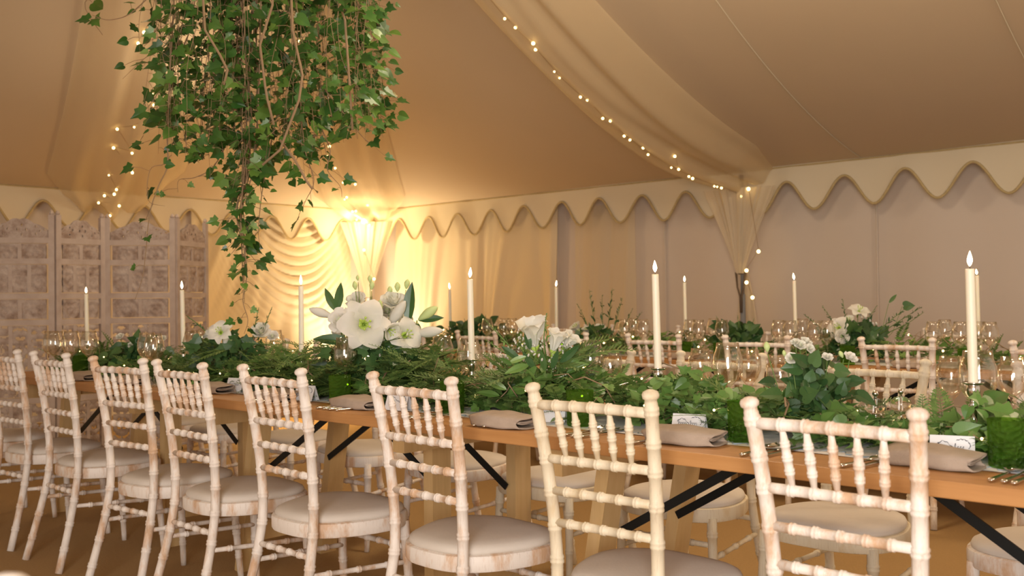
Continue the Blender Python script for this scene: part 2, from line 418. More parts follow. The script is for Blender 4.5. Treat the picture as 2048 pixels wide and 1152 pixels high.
for T, spots, lab in ((t1, [(1517, 503), (1493, 541), (1493, 565), (1505, 595), (1497, 378)], 'around the tied pole right of centre'), (t2, [(748, 558), (735, 410), (728, 500)], 'on the corner pole behind the lilies')):
    u0, n0 = un(T.location); f = empty('fairy_light_string', T.location, 0, 'few warm fairy lights '+lab, 'fairy lights'); ps = []
    bm = MB(); bm.sphere((0, 0, 0), .015, 8, 6); me = bm.mesh('bulb', M_bulb)
    for x, y in sorted(spots, key=lambda q: q[1]):
        p = atN(x, y, n0-.09)-f.location; o = bpy.data.objects.new('bulb', me); C.objects.link(o); o.parent = f; o.location = p; ps.append(p+Vector((0, 0, .014)))
    w_ = MB(); w_.tube(ps, .002, 4); w_.build('wire', M_stem, f)
# corner wall lamp and floor uplight
p = W(-9.45, 7.6, 2.0); f = empty('wall_lamp', p, 0, 'small black bracket lamp glowing at the top of the corner pole', 'lamp')
b = MB(); b.tube([(0, 0, 0), (.05, 0, -.04), (.10, -.02, -.03), (.12, -.04, .03)], .012, 8); b.build('bracket', M_black, f)
b = MB(); b.sphere((-.04, -.03, .09), .03, 10, 8); b.build('bulb', M_lampb, f)
f = empty('floor_uplight', W(-9.1, 7.25, 0), 0, 'black uplighter on the floor in the bright corner', 'lamp')
b = MB(); b.lathe([(.09, 0), (.09, .02), (.07, .03), (.08, .17), (.075, .17), (.06, .05), (0, .05)], 20); b.build('housing', M_black, f)
b = MB(); b.lathe([(.055, .08), (.055, .10), (0, .10)], 16); b.build('lens', M_lampb, f)
# ------------------------------------------------------------------ carved folding screen
def screen():
    pts = [(-3.98, 7.52), (-3.745, 7.1), (-3.298, 7.22), (-3.073, 7.55), (-2.561, 7.62), (-2.47, 8.1)]
    base = Vector((pts[2][0], pts[2][1], 0))
    t_ = empty('folding_screen', base, 0, 'whitewashed carved wooden folding screen standing at the left wall', 'folding screen')
    rows = [(.10, .42, 3), (.47, .62, 2), (.67, .98, 3), (1.03, 1.17, 2), (1.22, 1.42, 3), (1.46, 1.57, 2)]
    for q in range(len(pts)-1):
        a = Vector((*pts[q], 0)); c = Vector((*pts[q+1], 0)); L = (c-a).length; ang = atan2(c.y-a.y, c.x-a.x)
        pn = empty('panel', a-base, ang); pn.parent = t_
        b = MB()
        for x in (.022, L-.022): b.box((x, 0, .89), (.040, .03, 1.78)); b.lathe([(.012, 1.78), (.018, 1.79), (.01, 1.81), (0, 1.815)], 8, (x, 0, 0))
        for z0, z1, nc in rows:
            b.box((L/2, 0, z1+.024), (L-.06, .026, .040))
            for i in range(1, nc): b.box((.045+(L-.09)*i/nc, 0, (z0+z1)/2), (.026, .022, z1-z0))
        b.box((L/2, 0, .07), (L-.06, .026, .05)); b.build('frame', M_frame, pn, smooth=False)
        b = MB(); r = random.Random(q)
        for z0, z1, nc in rows:
            for i in range(nc):
                x0 = .045+(L-.09)*i/nc+.012; x1 = .045+(L-.09)*(i+1)/nc-.012; nx = max(4, int((x1-x0)/.0085)); nz = max(4, int((z1-z0)/.0085))
                cx, cz = (x0+x1)/2, (z0+z1)/2; k1, k2, ph = r.uniform(90, 130), r.uniform(70, 120), r.uniform(0, 6)
                def dep(x, z):
                    rr = sqrt((x-cx)**2+(z-cz)**2); th = atan2(z-cz, abs(x-cx)+1e-4)
                    return sin(rr*k1+3*th+ph)+.7*sin(abs(x-cx)*k2+ph)*sin((z-cz)*k2*.8)
                open_ = z1 < 1.0 and r.random() < .75
                for s in (-.007, .007):
                    b.grid(lambda a_, c_: Vector((x0+a_*(x1-x0), s+(.004 if s > 0 else -.004)*dep(x0+a_*(x1-x0), z0+c_*(z1-z0)), z0+c_*(z1-z0))), nx, nz,
                           keep=(lambda a_, c_: dep(x0+a_*(x1-x0), z0+c_*(z1-z0)) > -.75) if open_ else None)
        b.build('carved_infill', M_screen, pn)
        b = MB()
        def crest(s):
            return lambda a_, c_: Vector((.045+a_*(L-.09), s, 1.61+c_*(.06+.075*sin(pi*a_)**1.4+.012*abs(sin(a_*pi*4)))))
        for s in (-.01, .01): b.grid(crest(s), 40, 8, keep=lambda a_, c_: sin(a_*38)*sin(c_*12+a_*5) > -.8 or c_ > .85 or c_ < .12)
        b.build('crest', M_screen, pn)
screen()
# ------------------------------------------------------------------ chairs
def ring_prof(L, r, rings, dr=.0032, taper=None, hw=.011):
    st = {0: r, L: r}
    out = [(0., r)]
    for q in sorted(rings):
        for o, d in ((-hw, 0), (-.75*hw, dr), (-.3*hw, dr*1.1), (0, dr*.35), (.3*hw, dr*1.1), (.75*hw, dr), (hw, 0)):
            if 0 < q+o < L: out.append((q+o, r+d))
    out.append((L, r)); return out
def turned(b, path, r, rings, dr=.0024, seg=10, taper=lambda t: 1, hw=.011, extra=None):
    """bamboo-like turned stick following a smooth path"""
    P = [Vector(p) for p in path]
    D = []
    for i in range(len(P)-1):
        p0 = P[max(i-1, 0)]; p1 = P[i]; p2 = P[i+1]; p3 = P[min(i+2, len(P)-1)]
        for t in [q/6 for q in range(6)]:
            D.append(.5*((2*p1)+(p2-p0)*t+(2*p0-5*p1+4*p2-p3)*t*t+(3*p1-p0-3*p2+p3)*t*t*t))
    D.append(P[-1]); cum = [0]
    for i in range(1, len(D)): cum.append(cum[-1]+(D[i]-D[i-1]).length)
    L = cum[-1]
    def at(s):
        for i in range(1, len(D)):
            if cum[i] >= s-1e-9:
                f = (s-cum[i-1])/max(cum[i]-cum[i-1], 1e-9); return D[i-1].lerp(D[i], f)
        return D[-1]
    pr = ring_prof(L, r, [q*L for q in rings], dr, hw=hw)
    add = [(L*q/12, r) for q in range(1, 12)]
    for s, rr in add:
        if all(abs(s-x[0]) > .012 for x in pr): pr.append((s, rr))
    pr.sort(); pts = [at(s) for s, _ in pr]; rs = [rr*taper(s/L) for s, rr in pr]
    if extra:
        t = (P[-1]-P[-2]).normalized()
        for s, rr in extra: pts.append(P[-1]+t*s); rs.append(rr)
    b.tube(pts, rs, seg)
def seat_outline(inset, npt=48):
    out = []
    for i in range(npt):
        a = 2*pi*i/npt; c, s = cos(a), sin(a)
        e = 2.9
        x = math.copysign(abs(c)**(2/e), c); y = math.copysign(abs(s)**(2/e), s)
        hw = .222 if y > .1 else .222-.052*(.1-y)/1.1
        out.append((x*(hw-inset), .008+y*(.208-inset)))
    return out
def make_chair(mat):
    t_ = empty('bamboo_chair', (0, 0, 0))
    for s in (-1, 1):
        b = MB(); turned(b, [(s*.175, -.283, .001), (s*.166, -.248, .13), (s*.154, -.208, .29), (s*.148, -.188, .43), (s*.151, -.193, .58), (s*.160, -.213, .74), (s*.171, -.243, .895)],
                         .0158, [.11, .225, .335, .445, .545, .635, .73, .82, .895, .98], extra=[(.004, .0145), (.010, .0145), (.014, .0195), (.021, .0205), (.027, .017), (.031, .009), (.032, .001)])
        b.build('back_post', mat, t_)
        b = MB(); turned(b, [(s*.196, .180, .001), (s*.186, .165, .20), (s*.178, .155, .39)], .0165, [.25, .5, .86], taper=lambda t: .72+.34*t)
        b.build('front_leg', mat, t_)
        b = MB(); turned(b, [(s*.156, -.215, .27), (s*.178, .158, .25)], .0088, [.2, .5, .8], .0028, 8, hw=.009); b.build('side_stretcher', mat, t_)
    def rail(name, z, y, xw, r, rings, zc=0):
        b = MB(); turned(b, [(-xw, y, z), (0, y, z+zc), (xw, y, z)], r, rings, .0024, 8, hw=.0075); b.build(name, mat, t_)
    rail('top_rail', .872, -.238, .160, .0125, [.17, .335, .5, .665, .83], .002)
    rail('back_rail', .738, -.2125, .150, .0115, [.17, .335, .5, .665, .83])
    rail('back_rail', .658, -.202, .146, .0108, [.15, .32, .5, .68, .85])
    rail('back_rail', .578, -.193, .143, .0108, [.15, .32, .5, .68, .85])
    rail('rear_stretcher', .325, -.200, .146, .0100, [.2, .4, .6, .8])
    rail('front_stretcher', .30, .160, .172, .0100, [.2, .4, .6, .8])
    for i in range(5):
        f = (i+1)/6-.5; f = [-.33, -.165, 0, .165, .33][i]
        b = MB(); turned(b, [(f*.29, -.2125, .742), (f*.316, -.238, .868)], .0095, [.28, .5, .73], .0020, 8, taper=lambda t: .55+.45*sin(pi*min(max(t, 0), 1))**.6, hw=.007)
        b.build('spindle', mat, t_)
    b = MB(); lay = [(.012, .374), (.003, .377), (0, .383), (0, .416), (.002, .421), (.010, .424)]; n = 48; vs = []; fs = []
    for ins, z in lay: vs += [(x, y, z) for x, y in seat_outline(ins)]
    for k_ in range(len(lay)-1):
        for i in range(n): fs.append((k_*n+i, k_*n+(i+1) % n, (k_+1)*n+(i+1) % n, (k_+1)*n+i))
    fs.append(tuple(range(n-1, -1, -1))); fs.append(tuple((len(lay)-1)*n+i for i in range(n))); b.add(vs, fs); b.build('seat_frame', mat, t_, sharp=40)
    b = MB(); lay = [(.022, .422), (.012, .424), (.010, .431), (.014, .440), (.028, .448), (.055, .453), (.10, .456), (.16, .457)]; vs = []; fs = []
    for ins, z in lay: vs += [(x, y, z+.001*sin(x*30)*sin(y*25)) for x, y in seat_outline(ins)]
    for k_ in range(len(lay)-1):
        for i in range(n): fs.append((k_*n+i, k_*n+(i+1) % n, (k_+1)*n+(i+1) % n, (k_+1)*n+i))
    fs.append(tuple((len(lay)-1)*n+i for i in range(n))); b.add(vs, fs); b.build('seat_cushion', M_pad, t_)
    return t_
chair0 = make_chair(M_lime); cream0 = None; first = [True]
def chair(u, n, yaw, label, group, toward=1, mat=None):
    if first[0]: o = chair0; first[0] = False
    else: o = copy_tree(chair0)
    rz = -A43 + yaw + (0 if toward > 0 else pi)
    o.rotation_euler = (0, 0, rz); o.location = W(u, n, 0); tag(o, label, 'chair', group)
    if mat:
        for ch in o.children:
            if not ch.name.startswith('seat_cushion'):
                ch.material_slots[0].link = 'OBJECT'; ch.material_slots[0].material = mat
    return o
near = [(-.875, 1.834, -.012), (-1.474, 1.843, .03), (-2.122, 1.856, -.031), (-2.768, 1.827, -.025), (-3.306, 1.80, -.031), (-3.763, 1.792, .103), (-4.448, 1.813, -.005), (-5.011, 1.816, .065), (-5.62, 1.81, 0)]
G1 = 'chairs along the near side of the front table'
for i, (u, n, ph) in enumerate(near):
    # fitted position is that of the post tops, .285 behind the chair origin
    x = u - .245*sin(ph); y = n + .245*cos(ph)
    lab = ('whitewashed bamboo-style chair nearest the camera, front row at right' if i == 0 else
           'cream bamboo-style chair, second from right in the front row' if i == 1 else
           'whitewashed bamboo-style chair, %s from right in the front row' % ORD[i] if i < 8 else 'whitewashed bamboo-style chair cut off by the left edge, end of front row')
    chair(x, y, ph, lab, G1, 1, M_cream if i == 1 else None)
for i in range(9):
    u = -.79-.597*i
    chair(u+.02*sin(i*5), 3.04+.02*cos(i*3), .05*sin(i*4.1), 'bamboo-style chair facing the camera across the front table, %s from the right' % ORD[i], 'chairs along the far side of the front table', -1, M_cream if i in (1, 2, 3) else None)
b2n = [(-1.25, 4.83, .05), (-1.994, 4.93, .094), (-2.728, 4.856, .2), (-3.372, 4.814, .052), (-4.05, 4.82, .03), (-4.844, 4.83, .058), (-5.55, 4.82, .0)]
for i, (u, n, ph) in enumerate(b2n):
    chair(u-.245*sin(ph), n+.245*cos(ph), ph, 'pinkish bamboo-style chair with its back to us at the rear table, %s from the right' % ORD[i], 'chairs along the near side of the rear table')
for i, u in enumerate((-1.65, -2.25, -2.87, -3.48, -4.1, -4.75, -5.35, -6.0)):
    chair(u, 6.2, .04*sin(i*3.3), 'blurred bamboo-style chair on the wall side of the rear table, %s from the right' % ORD[i], 'chairs along the far side of the rear table', -1)
# chair of the next table, only its post top shows at the lower left
o = chair(0, 0, 0, 'whitewashed chair close to the camera, only its post top showing at lower left', None)
o.rotation_euler = (0, 0, radians(-20)); M = Euler((0, 0, radians(-20))).to_matrix(); tip = atZ(0, 1152, .927); off = M @ Vector((.171, -.25, 0)); o.location = (tip.x-off.x, tip.y-off.y, 0)
# ------------------------------------------------------------------ tables
TH = .76; TF = 2.046; TWD = .86; TC = TF+TWD/2
def make_table():
    t_ = empty('trestle_table', (0, 0, 0)); L = 1.826
    b = MB(); w = TWD/4
    for i in range(4): b.box((0, (i+.5)*w, .7425), (L, w-.003, .035))
    o = b.build('tabletop', M_top, t_, smooth=False)
    bv = o.modifiers.new('bevel', 'BEVEL'); bv.width = .003; bv.segments = 2
    for s in (-1, 1):
        x = s*(L/2-.33)
        b = MB(); b.box((x, TWD/2, .682), (.055, TWD-.14, .084)); b.build('crossbar', M_leg, t_, smooth=False)
        for e in (0, 1):
            y0 = y1 = .285 if e == 0 else TWD-.165; xb = -.13 if s < 0 else 0
            b = MB(); b.beam((x-.05*s, y0, .722), (x-.05*s+xb, y1, .0), .045, .085, up=(0, 1, 0)); b.build('leg', M_leg, t_, smooth=False)
        b = MB(); b.box((x-.05*s+xb*.78, TWD/2+.06, .16), (.04, TWD-.40, .07)); b.build('stretcher', M_leg, t_, smooth=False)
        for yy in (.345, TWD-.22):
            b = MB(); b.beam((x-.06*s+xb*.3, yy, .44), (x-.50*s, yy, .722), .006, .025, up=(0, 0, 1))
            b.build('brace', M_black, t_, smooth=False)
    return t_
tab0 = make_table(); ft = True
for i, u in enumerate((.595, -1.235, -3.065, -4.895)):
    o = tab0 if ft else copy_tree(tab0); ft = False
    o.location = W(u, TF, 0); o.rotation_euler = (0, 0, -A43)
    if i == 1:
        for ch in o.children:   # this table's right trestle stands closer to its end
            if sum(v.co.x for v in ch.data.vertices)/len(ch.data.vertices) > .2: ch.location.x = .19
    tag(o, 'pine trestle table, %s' % ['at the right end of the front row of tables', 'second from right in the front row of tables', 'third from right in the front row of tables', 'at the far left end of the front row of tables'][i], 'table', 'trestle tables of the front row')
T2F = 5.05
for i, u in enumerate((-.05, -1.88, -3.71, -5.54)):
    o = copy_tree(tab0); o.location = W(u, T2F, 0); o.rotation_euler = (0, 0, -A43)
    tag(o, 'pine trestle table of the blurred rear row, %s' % ['at the right end', 'second from right', 'third from right', 'at the left end'][i], 'table', 'trestle tables of the rear row')
# paper runners
for nm, F0, lab, u0, u1 in (('r1', TF, 'white printed paper runner under the greenery of the front table', -5.6, 1.3), ('r2', T2F, 'white paper runner under the greenery of the rear table', -6.3, .7)):
    b = MB(); b.grid(lambda i, j: W(u0+i*(u1-u0), F0+.165+j*.53, TH+.0012+.0008*sin(i*90)), 120, 6)
    c = MB()
    r = random.Random(3)
    p = [W(-3.4+q*.006, F0+.20+.014*sin(q*.9)+.012*sin(q*.23), TH+.0026) for q in range(500)]
    c.tube(p, [.0012+.0010*sin(q*1.7) for q in range(500)], 4)
    o = b.build('table_runner', M_card); tag(o, lab, 'table runner')
    if F0 == TF: c.build('printed_pattern', M_inkb, o)
# ------------------------------------------------------------------ leaves
IVY = [(0, .08), (.18, -.10), (.34, -.01), (.60, .15), (.37, .33), (.41, .57), (.21, .62), (.09, .84), (0, 1.05)]
HEART = [(0, .06), (.15, -.04), (.33, .02), (.43, .2), (.42, .38), (.33, .56), (.2, .76), (.08, .9), (0, 1.02)]
LANCE = [(0, 0), (.06, .06), (.12, .2), (.155, .38), (.15, .55), (.11, .75), (.05, .9), (.01, .98), (0, 1)]
def leaf(b, p, tip, nrm, size, shape=IVY, fold_=.22, curl=.15, mi=0):
    tip = tip.normalized(); x = tip.cross(nrm)
    if x.length < 1e-4: x = tip.cross(Vector((.3, .5, .8)))
    x.normalize(); nn = x.cross(tip)
    pts = [(0, q[1]) for q in (shape[0],)] ; vs = []
    mid = [0.08, .3, .55, .8]
    R_ = shape[1:-1]
    out = [(0, shape[0][1])]+[(q[0], q[1]) for q in R_]+[(0, shape[-1][1])]+[(-q[0], q[1]) for q in reversed(R_)]
    def P(a, c): return p + (x*a + tip*c + nn*(fold_*abs(a) - curl*c*c))*size
    vs = [P(0, .38)]+[P(a, c) for a, c in out]; m = len(out)
    b.add(vs, [(0, i+1, (i+1) % m+1) for i in range(m)], mi)
def rv(r=random): return Vector((r.uniform(-1, 1), r.uniform(-1, 1), r.uniform(-1, 1)))
def frond(b, p, d, up, L, wid, n=16, mi=0, droop=.25):
    d = d.normalized(); s = d.cross(up)
    if s.length < 1e-3: s = d.cross(Vector((.4, .7, .2)))
    s.normalize(); up = s.cross(d)
    P = lambda t: p+d*(L*t)-up*(droop*L*t*t)
    b.tube([P(t/4) for t in range(5)], [.0016, .0014, .0012, .0009, .0005], 4, mi)
    for i in range(n):
        t = (i+.7)/n; w = wid*sin(pi*min(1, .18+.82*t))**.7*(1-.15*t)+.003
        for q in (-1, 1):
            a = P(t); e = a+s*(q*w)+d*(w*.62)+up*random.uniform(-.15, .15)*w; m = a.lerp(e, .5); nn = (e-a).cross(up).normalized()*(w*.14+.0009)
            b.add([a, m+nn, e, m-nn], [(0, 1, 2, 3)], mi)
            if w > .018:
                for k_ in (.35, .6):
                    a2 = a.lerp(e, k_); e2 = a2+(d*.8+s*q*.15)*w*.45; n2 = s*q*(w*.05+.0008)
                    b.add([a2, a2.lerp(e2, .5)+n2, e2, a2.lerp(e2, .5)-n2], [(0, 1, 2, 3)], mi)
# ------------------------------------------------------------------ hanging ivy
def hanging_ivy():
    r = random.Random(11); YC = 4.35
    top = atY(500, -330, YC)
    t_ = empty('hanging_ivy', top, 0, 'large bunch of green ivy vines hanging from the roof above the table', 'ivy'); O = Vector(top)
    lv = MB(); st = MB(); ylw = MB()
    env = [(250, 60), (285, 130), (300, 310), (330, 330), (380, 330), (420, 360), (460, 375), (500, 400), (540, 390), (590, 350), (620, 380), (660, 310), (700, 290), (740, 285), (790, 260)]
    def bottom(x):
        for i in range(len(env)-1):
            if env[i][0] <= x <= env[i+1][0]:
                t = (x-env[i][0])/(env[i+1][0]-env[i][0]); return env[i][1]*(1-t)+env[i+1][1]*t
        return 100
    def vine(path, dens, sz, thick=.004, z0=.0):
        pts = [atY(x, y, YC+dz)-O for x, y, dz in path]
        D = []
        for i in range(len(pts)-1):
            p0 = pts[max(i-1, 0)]; p1 = pts[i]; p2 = pts[i+1]; p3 = pts[min(i+2, len(pts)-1)]
            for t in [q/5 for q in range(5)]: D.append(.5*((2*p1)+(p2-p0)*t+(2*p0-5*p1+4*p2-p3)*t*t+(3*p1-p0-3*p2+p3)*t*t*t))
        D.append(pts[-1]); m = len(D); st.tube(D, [thick*(1-.75*i/m) for i in range(m)], 5)
        cum = 0
        for i in range(m-1):
            seg = (D[i+1]-D[i]); cum += seg.length*dens
            while cum > 0:
                cum -= 1
                p = D[i].lerp(D[i+1], r.random()); out = rv(r); out.z *= .5; out.normalize(); pe = r.uniform(.015, .10)
                q = p+out*pe+Vector((0, 0, -pe*.3)); st.tube([p, p.lerp(q, .5)+Vector((0, 0, .006)), q], .0011, 3, caps=False)
                tip = Vector((out.x*1.6, out.y*.9, -.3-r.random()*.5)); nr = Vector((r.uniform(-.9, .9), -1, r.uniform(-.2, 1.4)))+rv(r)*.6
                s = sz*r.choice((.55, .75, .9, 1.1, 1.3)); tgt = ylw if r.random() < .16 else lv
                leaf(tgt, q, tip+rv(r)*.35, nr, s*(.75 if tgt is ylw else 1), IVY if r.random() < .7 else HEART, .2, .12)
    for i in range(100):
        x0 = r.uniform(270, 800) if i > 8 else r.uniform(430, 640)
        dz = r.uniform(-.32, .38); xe = x0+r.uniform(-35, 35); xe = min(max(xe, 285), 765); yb = bottom(xe)*r.uniform(.72, 1.02)
        sx = 500+(x0-500)*.75; path = [(sx, -340, dz*.3)]; ns = 7
        for k_ in range(1, ns+1):
            t = k_/ns; path.append((sx+(xe-sx)*t**.8+r.uniform(-14, 14), -340+(yb+340)*t, dz*min(1, t*2)+r.uniform(-.05, .05)))
        vine(path, r.uniform(15, 22), .054, .0026)
    for x, ys, ye, dx in ((300, 130, 20, -.4), (290, 60, 200, -1)): pass
    vine([(430, -300, -.1), (330, -60, -.1), (270, 20, -.1), (220, 40, -.1), (185, 30, -.1)], 9, .06, .004)
    vine([(420, -300, -.1), (330, -120, 0), (240, -40, 0), (170, 5, 0), (205, 70, 0)], 8, .06, .004)
    vine([(430, -300, .1), (360, 0, .1), (320, 90, .1), (285, 120, .1), (245, 158, .1)], 4, .05, .003)
    vine([(420, -300, 0), (390, 0, 0), (365, 100, 0), (320, 180, 0), (285, 225, 0), (295, 180, 0)], 5, .05, .003)
    vine([(360, -200, -.2), (345, 60, -.2), (335, 250, -.2), (335, 330, -.2), (318, 370, -.2), (300, 425, -.2), (292, 500, -.2), (285, 555, -.2), (270, 600, -.2)], 6.5, .038, .004)
    vine([(325, 330, -.2), (300, 340, -.2), (296, 400, -.2), (330, 412, -.2)], 14, .055, .002)
    for k_ in range(9):
        j = lambda a: r.uniform(-a, a)
        vine([(500+j(60), -200, j(.1)), (490+j(30), 200, j(.1)), (495+j(20), 330, j(.06)), (482+j(12), 420, j(.04)), (486+j(8), 480, j(.03)), (490+j(8), 550+j(60), .0)], 17, .052, .004)
    vine([(500, 250, -.05), (485, 380, -.05), (482, 450, -.05), (494, 540, -.05), (486, 600, -.05), (496, 640, -.05), (488, 668, -.05)], 26, .052, .004)
    vine([(560, 200, 0), (530, 350, 0), (520, 420, 0), (517, 470, 0), (522, 500, 0)], 12, .05, .003)
    vine([(470, 250, 0), (430, 330, 0), (390, 355, 0), (358, 360, 0), (356, 385, 0)], 17, .045, .003)
    vine([(600, 200, -.1), (610, 300, -.1), (628, 360, -.1), (612, 400, -.1), (600, 425, -.1)], 18, .055, .003)
    vine([(640, 250, 0), (660, 300, 0), (655, 340, 0), (680, 372, 0), (684, 395, 0)], 13, .042, .003)
    vine([(650, 180, 0), (690, 230, 0), (720, 268, 0), (742, 285, 0), (765, 268, 0)], 10, .05, .003)
    vine([(640, -300, 0), (690, -60, 0), (720, 10, 0), (752, 5, 0)], 12, .055, .003)
    # a few thick bare woody stems
    for path in ([(545, -200, -.36), (545, 10, -.36), (520, 90, -.36), (530, 170, -.36), (535, 200, -.36), (548, 250, -.36)], [(575, -200, -.36), (585, 60, -.36), (605, 150, -.36), (598, 200, -.36), (560, 300, -.36), (525, 330, -.36)],
                 [(400, -100, -.36), (410, 60, -.36), (440, 110, -.36), (455, 140, -.36), (448, 170, -.36)], [(640, -100, -.3), (690, 40, -.3), (700, 180, -.3), (705, 260, -.3)], [(560, 280, -.3), (590, 320, -.3), (615, 365, -.3), (625, 378, -.3)]):
        st.tube([atY(x, y, YC+dz)-O for x, y, dz in path], .0052, 6)
    lv.build('dark_leaves', M_ivy, t_, smooth=False); ylw.build('young_leaves', M_ivyt, t_, smooth=False); st.build('stems', M_stem, t_)
    b = MB(); b.tube([Vector((.0, 0, 0)), Vector((0, 0, 1.3))], .004, 5); b.tube([Vector((.45*cos(a), .3*sin(a), -.02)) for a in [q*pi/12 for q in range(25)]], .012, 6); 
    b.tube([Vector((-.45, 0, -.02)), Vector((0, 0, .3)), Vector((.45, 0, -.02))], .003, 4); b.build('hanging_frame', M_black, t_)
hanging_ivy()
# ------------------------------------------------------------------ garlands
def garland(F0, u0, u1, label, dens, seed, light_n):
    r = random.Random(seed); random.seed(seed); O = W((u0+u1)/2, F0+.43, TH)
    t_ = empty('greenery_garland', O, 0, label, 'garland'); lv = MB(); fr = MB(); st = MB()
    L = u1-u0
    def prof(u):  # local height
        return .085+.035*sin(u*3.7+seed)+.02*sin(u*8.3)
    for i in range(int(L*dens*1.0)):
        u = r.uniform(u0, u1); s = r.gauss(0, .42); s = max(-1, min(1, s)); h = prof(u)*(1-s*s)
        p = W(u, F0+.43+s*.19, TH+.012+h*r.uniform(.2, 1.0))-O
        d = (U*r.uniform(-1, 1)+N*(s*.9+r.uniform(-.5, .5))+Vector((0, 0, r.uniform(-.15, .45))))
        nrm = Vector((0, 0, 1))-N*.5+N*s*.5+rv(r)*.45
        leaf(lv, p, d, nrm, r.uniform(.03, .058), IVY if r.random() < .6 else HEART, .18, .15)
    for i in range(int(L*dens*.45)):
        u = r.uniform(u0, u1); s = r.uniform(-.7, .7); h = prof(u)*(1-s*s)
        p = W(u, F0+.43+s*.2, TH+.01+h*r.uniform(.2, .9))-O
        frond(fr, p, U*r.uniform(-1, 1)+N*(s+r.uniform(-.6, .6))+Vector((0, 0, r.uniform(0, .5))), Vector((0, 0, 1)), r.uniform(.08, .17), r.uniform(.016, .034), 13)
    for i in range(int(L*11)):
        u = r.uniform(u0, u1); s = r.uniform(-.8, .8); p = [];  h = prof(u); du = r.uniform(-.09, .09)
        for k_ in range(6): p.append(W(u+du*k_, F0+.43+s*.2+.03*sin(k_*1.5+i), TH+.02+h*(.7+.5*sin(k_+i)))-O)
        st.tube(p, r.uniform(.0014, .0032), 5)
    lv.build('ivy_leaves', M_ivyt, t_, smooth=False); fr.build('conifer_fronds', M_fern, t_, smooth=False); st.build('stems', M_stem, t_)
    f = empty('fairy_light_string', O, 0, 'tiny warm fairy lights threaded through the '+label.split(' of ')[0]+' on the '+('front' if F0 == TF else 'rear')+' table', 'fairy lights')
    bm = MB(); bm.sphere((0, 0, 0), .0035 if F0 == TF else .006, 6, 4); me = bm.mesh('bulb', M_bulb); pts = []
    for i in range(light_n):
        u = u0+(i+.5)/light_n*L; s = .8*sin(i*2.1)*.9; p = W(u, F0+.43+s*.22, TH+.02+prof(u)*(1-s*s)*1.02)-O; pts.append(p)
        o = bpy.data.objects.new('bulb', me); C.objects.link(o); o.parent = f; o.location = p
    w_ = MB(); w_.tube(pts, .0006, 3); w_.build('wire', M_silver, f)
garland(TF, -5.7, 1.1, 'ivy and conifer garland of the front table', 480, 21, 90)
garland(T2F, -6.3, .5, 'ivy and conifer garland of the rear table', 190, 22, 55)
# ------------------------------------------------------------------ flowers
def basis(d, roll=0):
    d = d.normalized(); a = Vector((0, 0, 1)) if abs(d.z) < .95 else Vector((1, 0, 0))
    x = d.cross(a).normalized(); y = d.cross(x)
    return Matrix((x*cos(roll)+y*sin(roll), -x*sin(roll)+y*cos(roll), d)).transposed()
def lily(par, p, d, size, open_=1.0, roll=0, nar=1.0, zz=1.0):
    M = basis(d, roll); R = size/2; b = MB()
    for k_ in range(6):
        a = k_*pi/3; wide = nar*(.50 if k_ % 2 == 0 else .36)
        def fn(i, j):
            s = i; w = (j-.5)*2
            rad = R*(.10+open_*.95*s**1.25); z = R*(1.05*(s**.8))*(1.25-.85*open_*s) - R*.25*open_*max(0, s-.7)*3*(s-.7)
            ww = wide*R*(sin(pi*min(.985, .06+.90*s))**.75)*(1.0)
            off = w*ww; z2 = z+.10*R*(w*w)*(1-s)+.04*R*sin(9*s+k_)*w; z2 -= (.03*R if k_ % 2 else 0)
            v = Vector((rad*cos(a)-off*sin(a), rad*sin(a)+off*cos(a), z2*zz)); return M @ v + p
        b.grid(fn, 9, 6)
    o = b.build('lily', M_petal, par)
    c = MB()
    for k_ in range(6):
        a = k_*pi/3+.4; q = Vector((cos(a), sin(a), 0))
        pts = [M @ (q*R*.04+Vector((0, 0, R*.1)))+p, M @ (q*R*.10+Vector((0, 0, R*.5)))+p, M @ (q*R*.22+Vector((0, 0, R*.78)))+p]
        c.tube(pts, R*.018, 4); c.sphere(pts[-1], R*.05, 6, 4)
    c.lathe([(R*.02, -R*.4), (R*.10, 0), (R*.20, R*.22), (R*.17, R*.24), (R*.05, R*.08)], 10, p, M)
    c.build('lily_throat', M_throat, o)
    return o
def bud(par, p, d, L, w, mat, name='lily_bud'):
    M = basis(d); b = MB(); prof = [(0, 0), (.25, .04), (.55, .18), (.9, .40), (1, .55), (.85, .74), (.5, .9), (.15, .985), (0, 1)]
    b.lathe([(r_*w/2*(1), z*L) for r_, z in prof], 12, p, M); o = b.build(name, mat, par)
    return o
def rose(par, p, d, size, name='rose', mat=None):
    M = basis(d); R = size/2; b = MB(); r = random.Random(int(p.x*1000) % 999)
    for lay, (n_, rr, h, lean) in enumerate(((3, .28, .75, .0), (4, .48, .70, .12), (5, .72, .58, .30), (6, .98, .40, .55))):
        for k_ in range(n_):
            a0 = 2*pi*k_/n_+lay*.6+r.uniform(-.2, .2); sp = 2*pi/n_*.72
            def fn(i, j):
                a = a0+(j-.5)*2*sp*(.55+.45*sin(pi*min(1, .2+.8*i))); rad = R*(.12+(rr-.12)*i**.7+lean*.35*i**3); z = R*(-.35+(h+.35)*i-.25*lean*i**4) + R*.05*sin(a*7+lay)*i
                z -= R*.28*abs(j-.5)**2*i*2
                return M @ Vector((rad*cos(a), rad*sin(a), z)) + p
            b.grid(fn, 5, 6)
    b.sphere(p, R*.3, 8, 6, mi=1)
    return b.build(name, [mat or M_petal, M_gpetal], par)
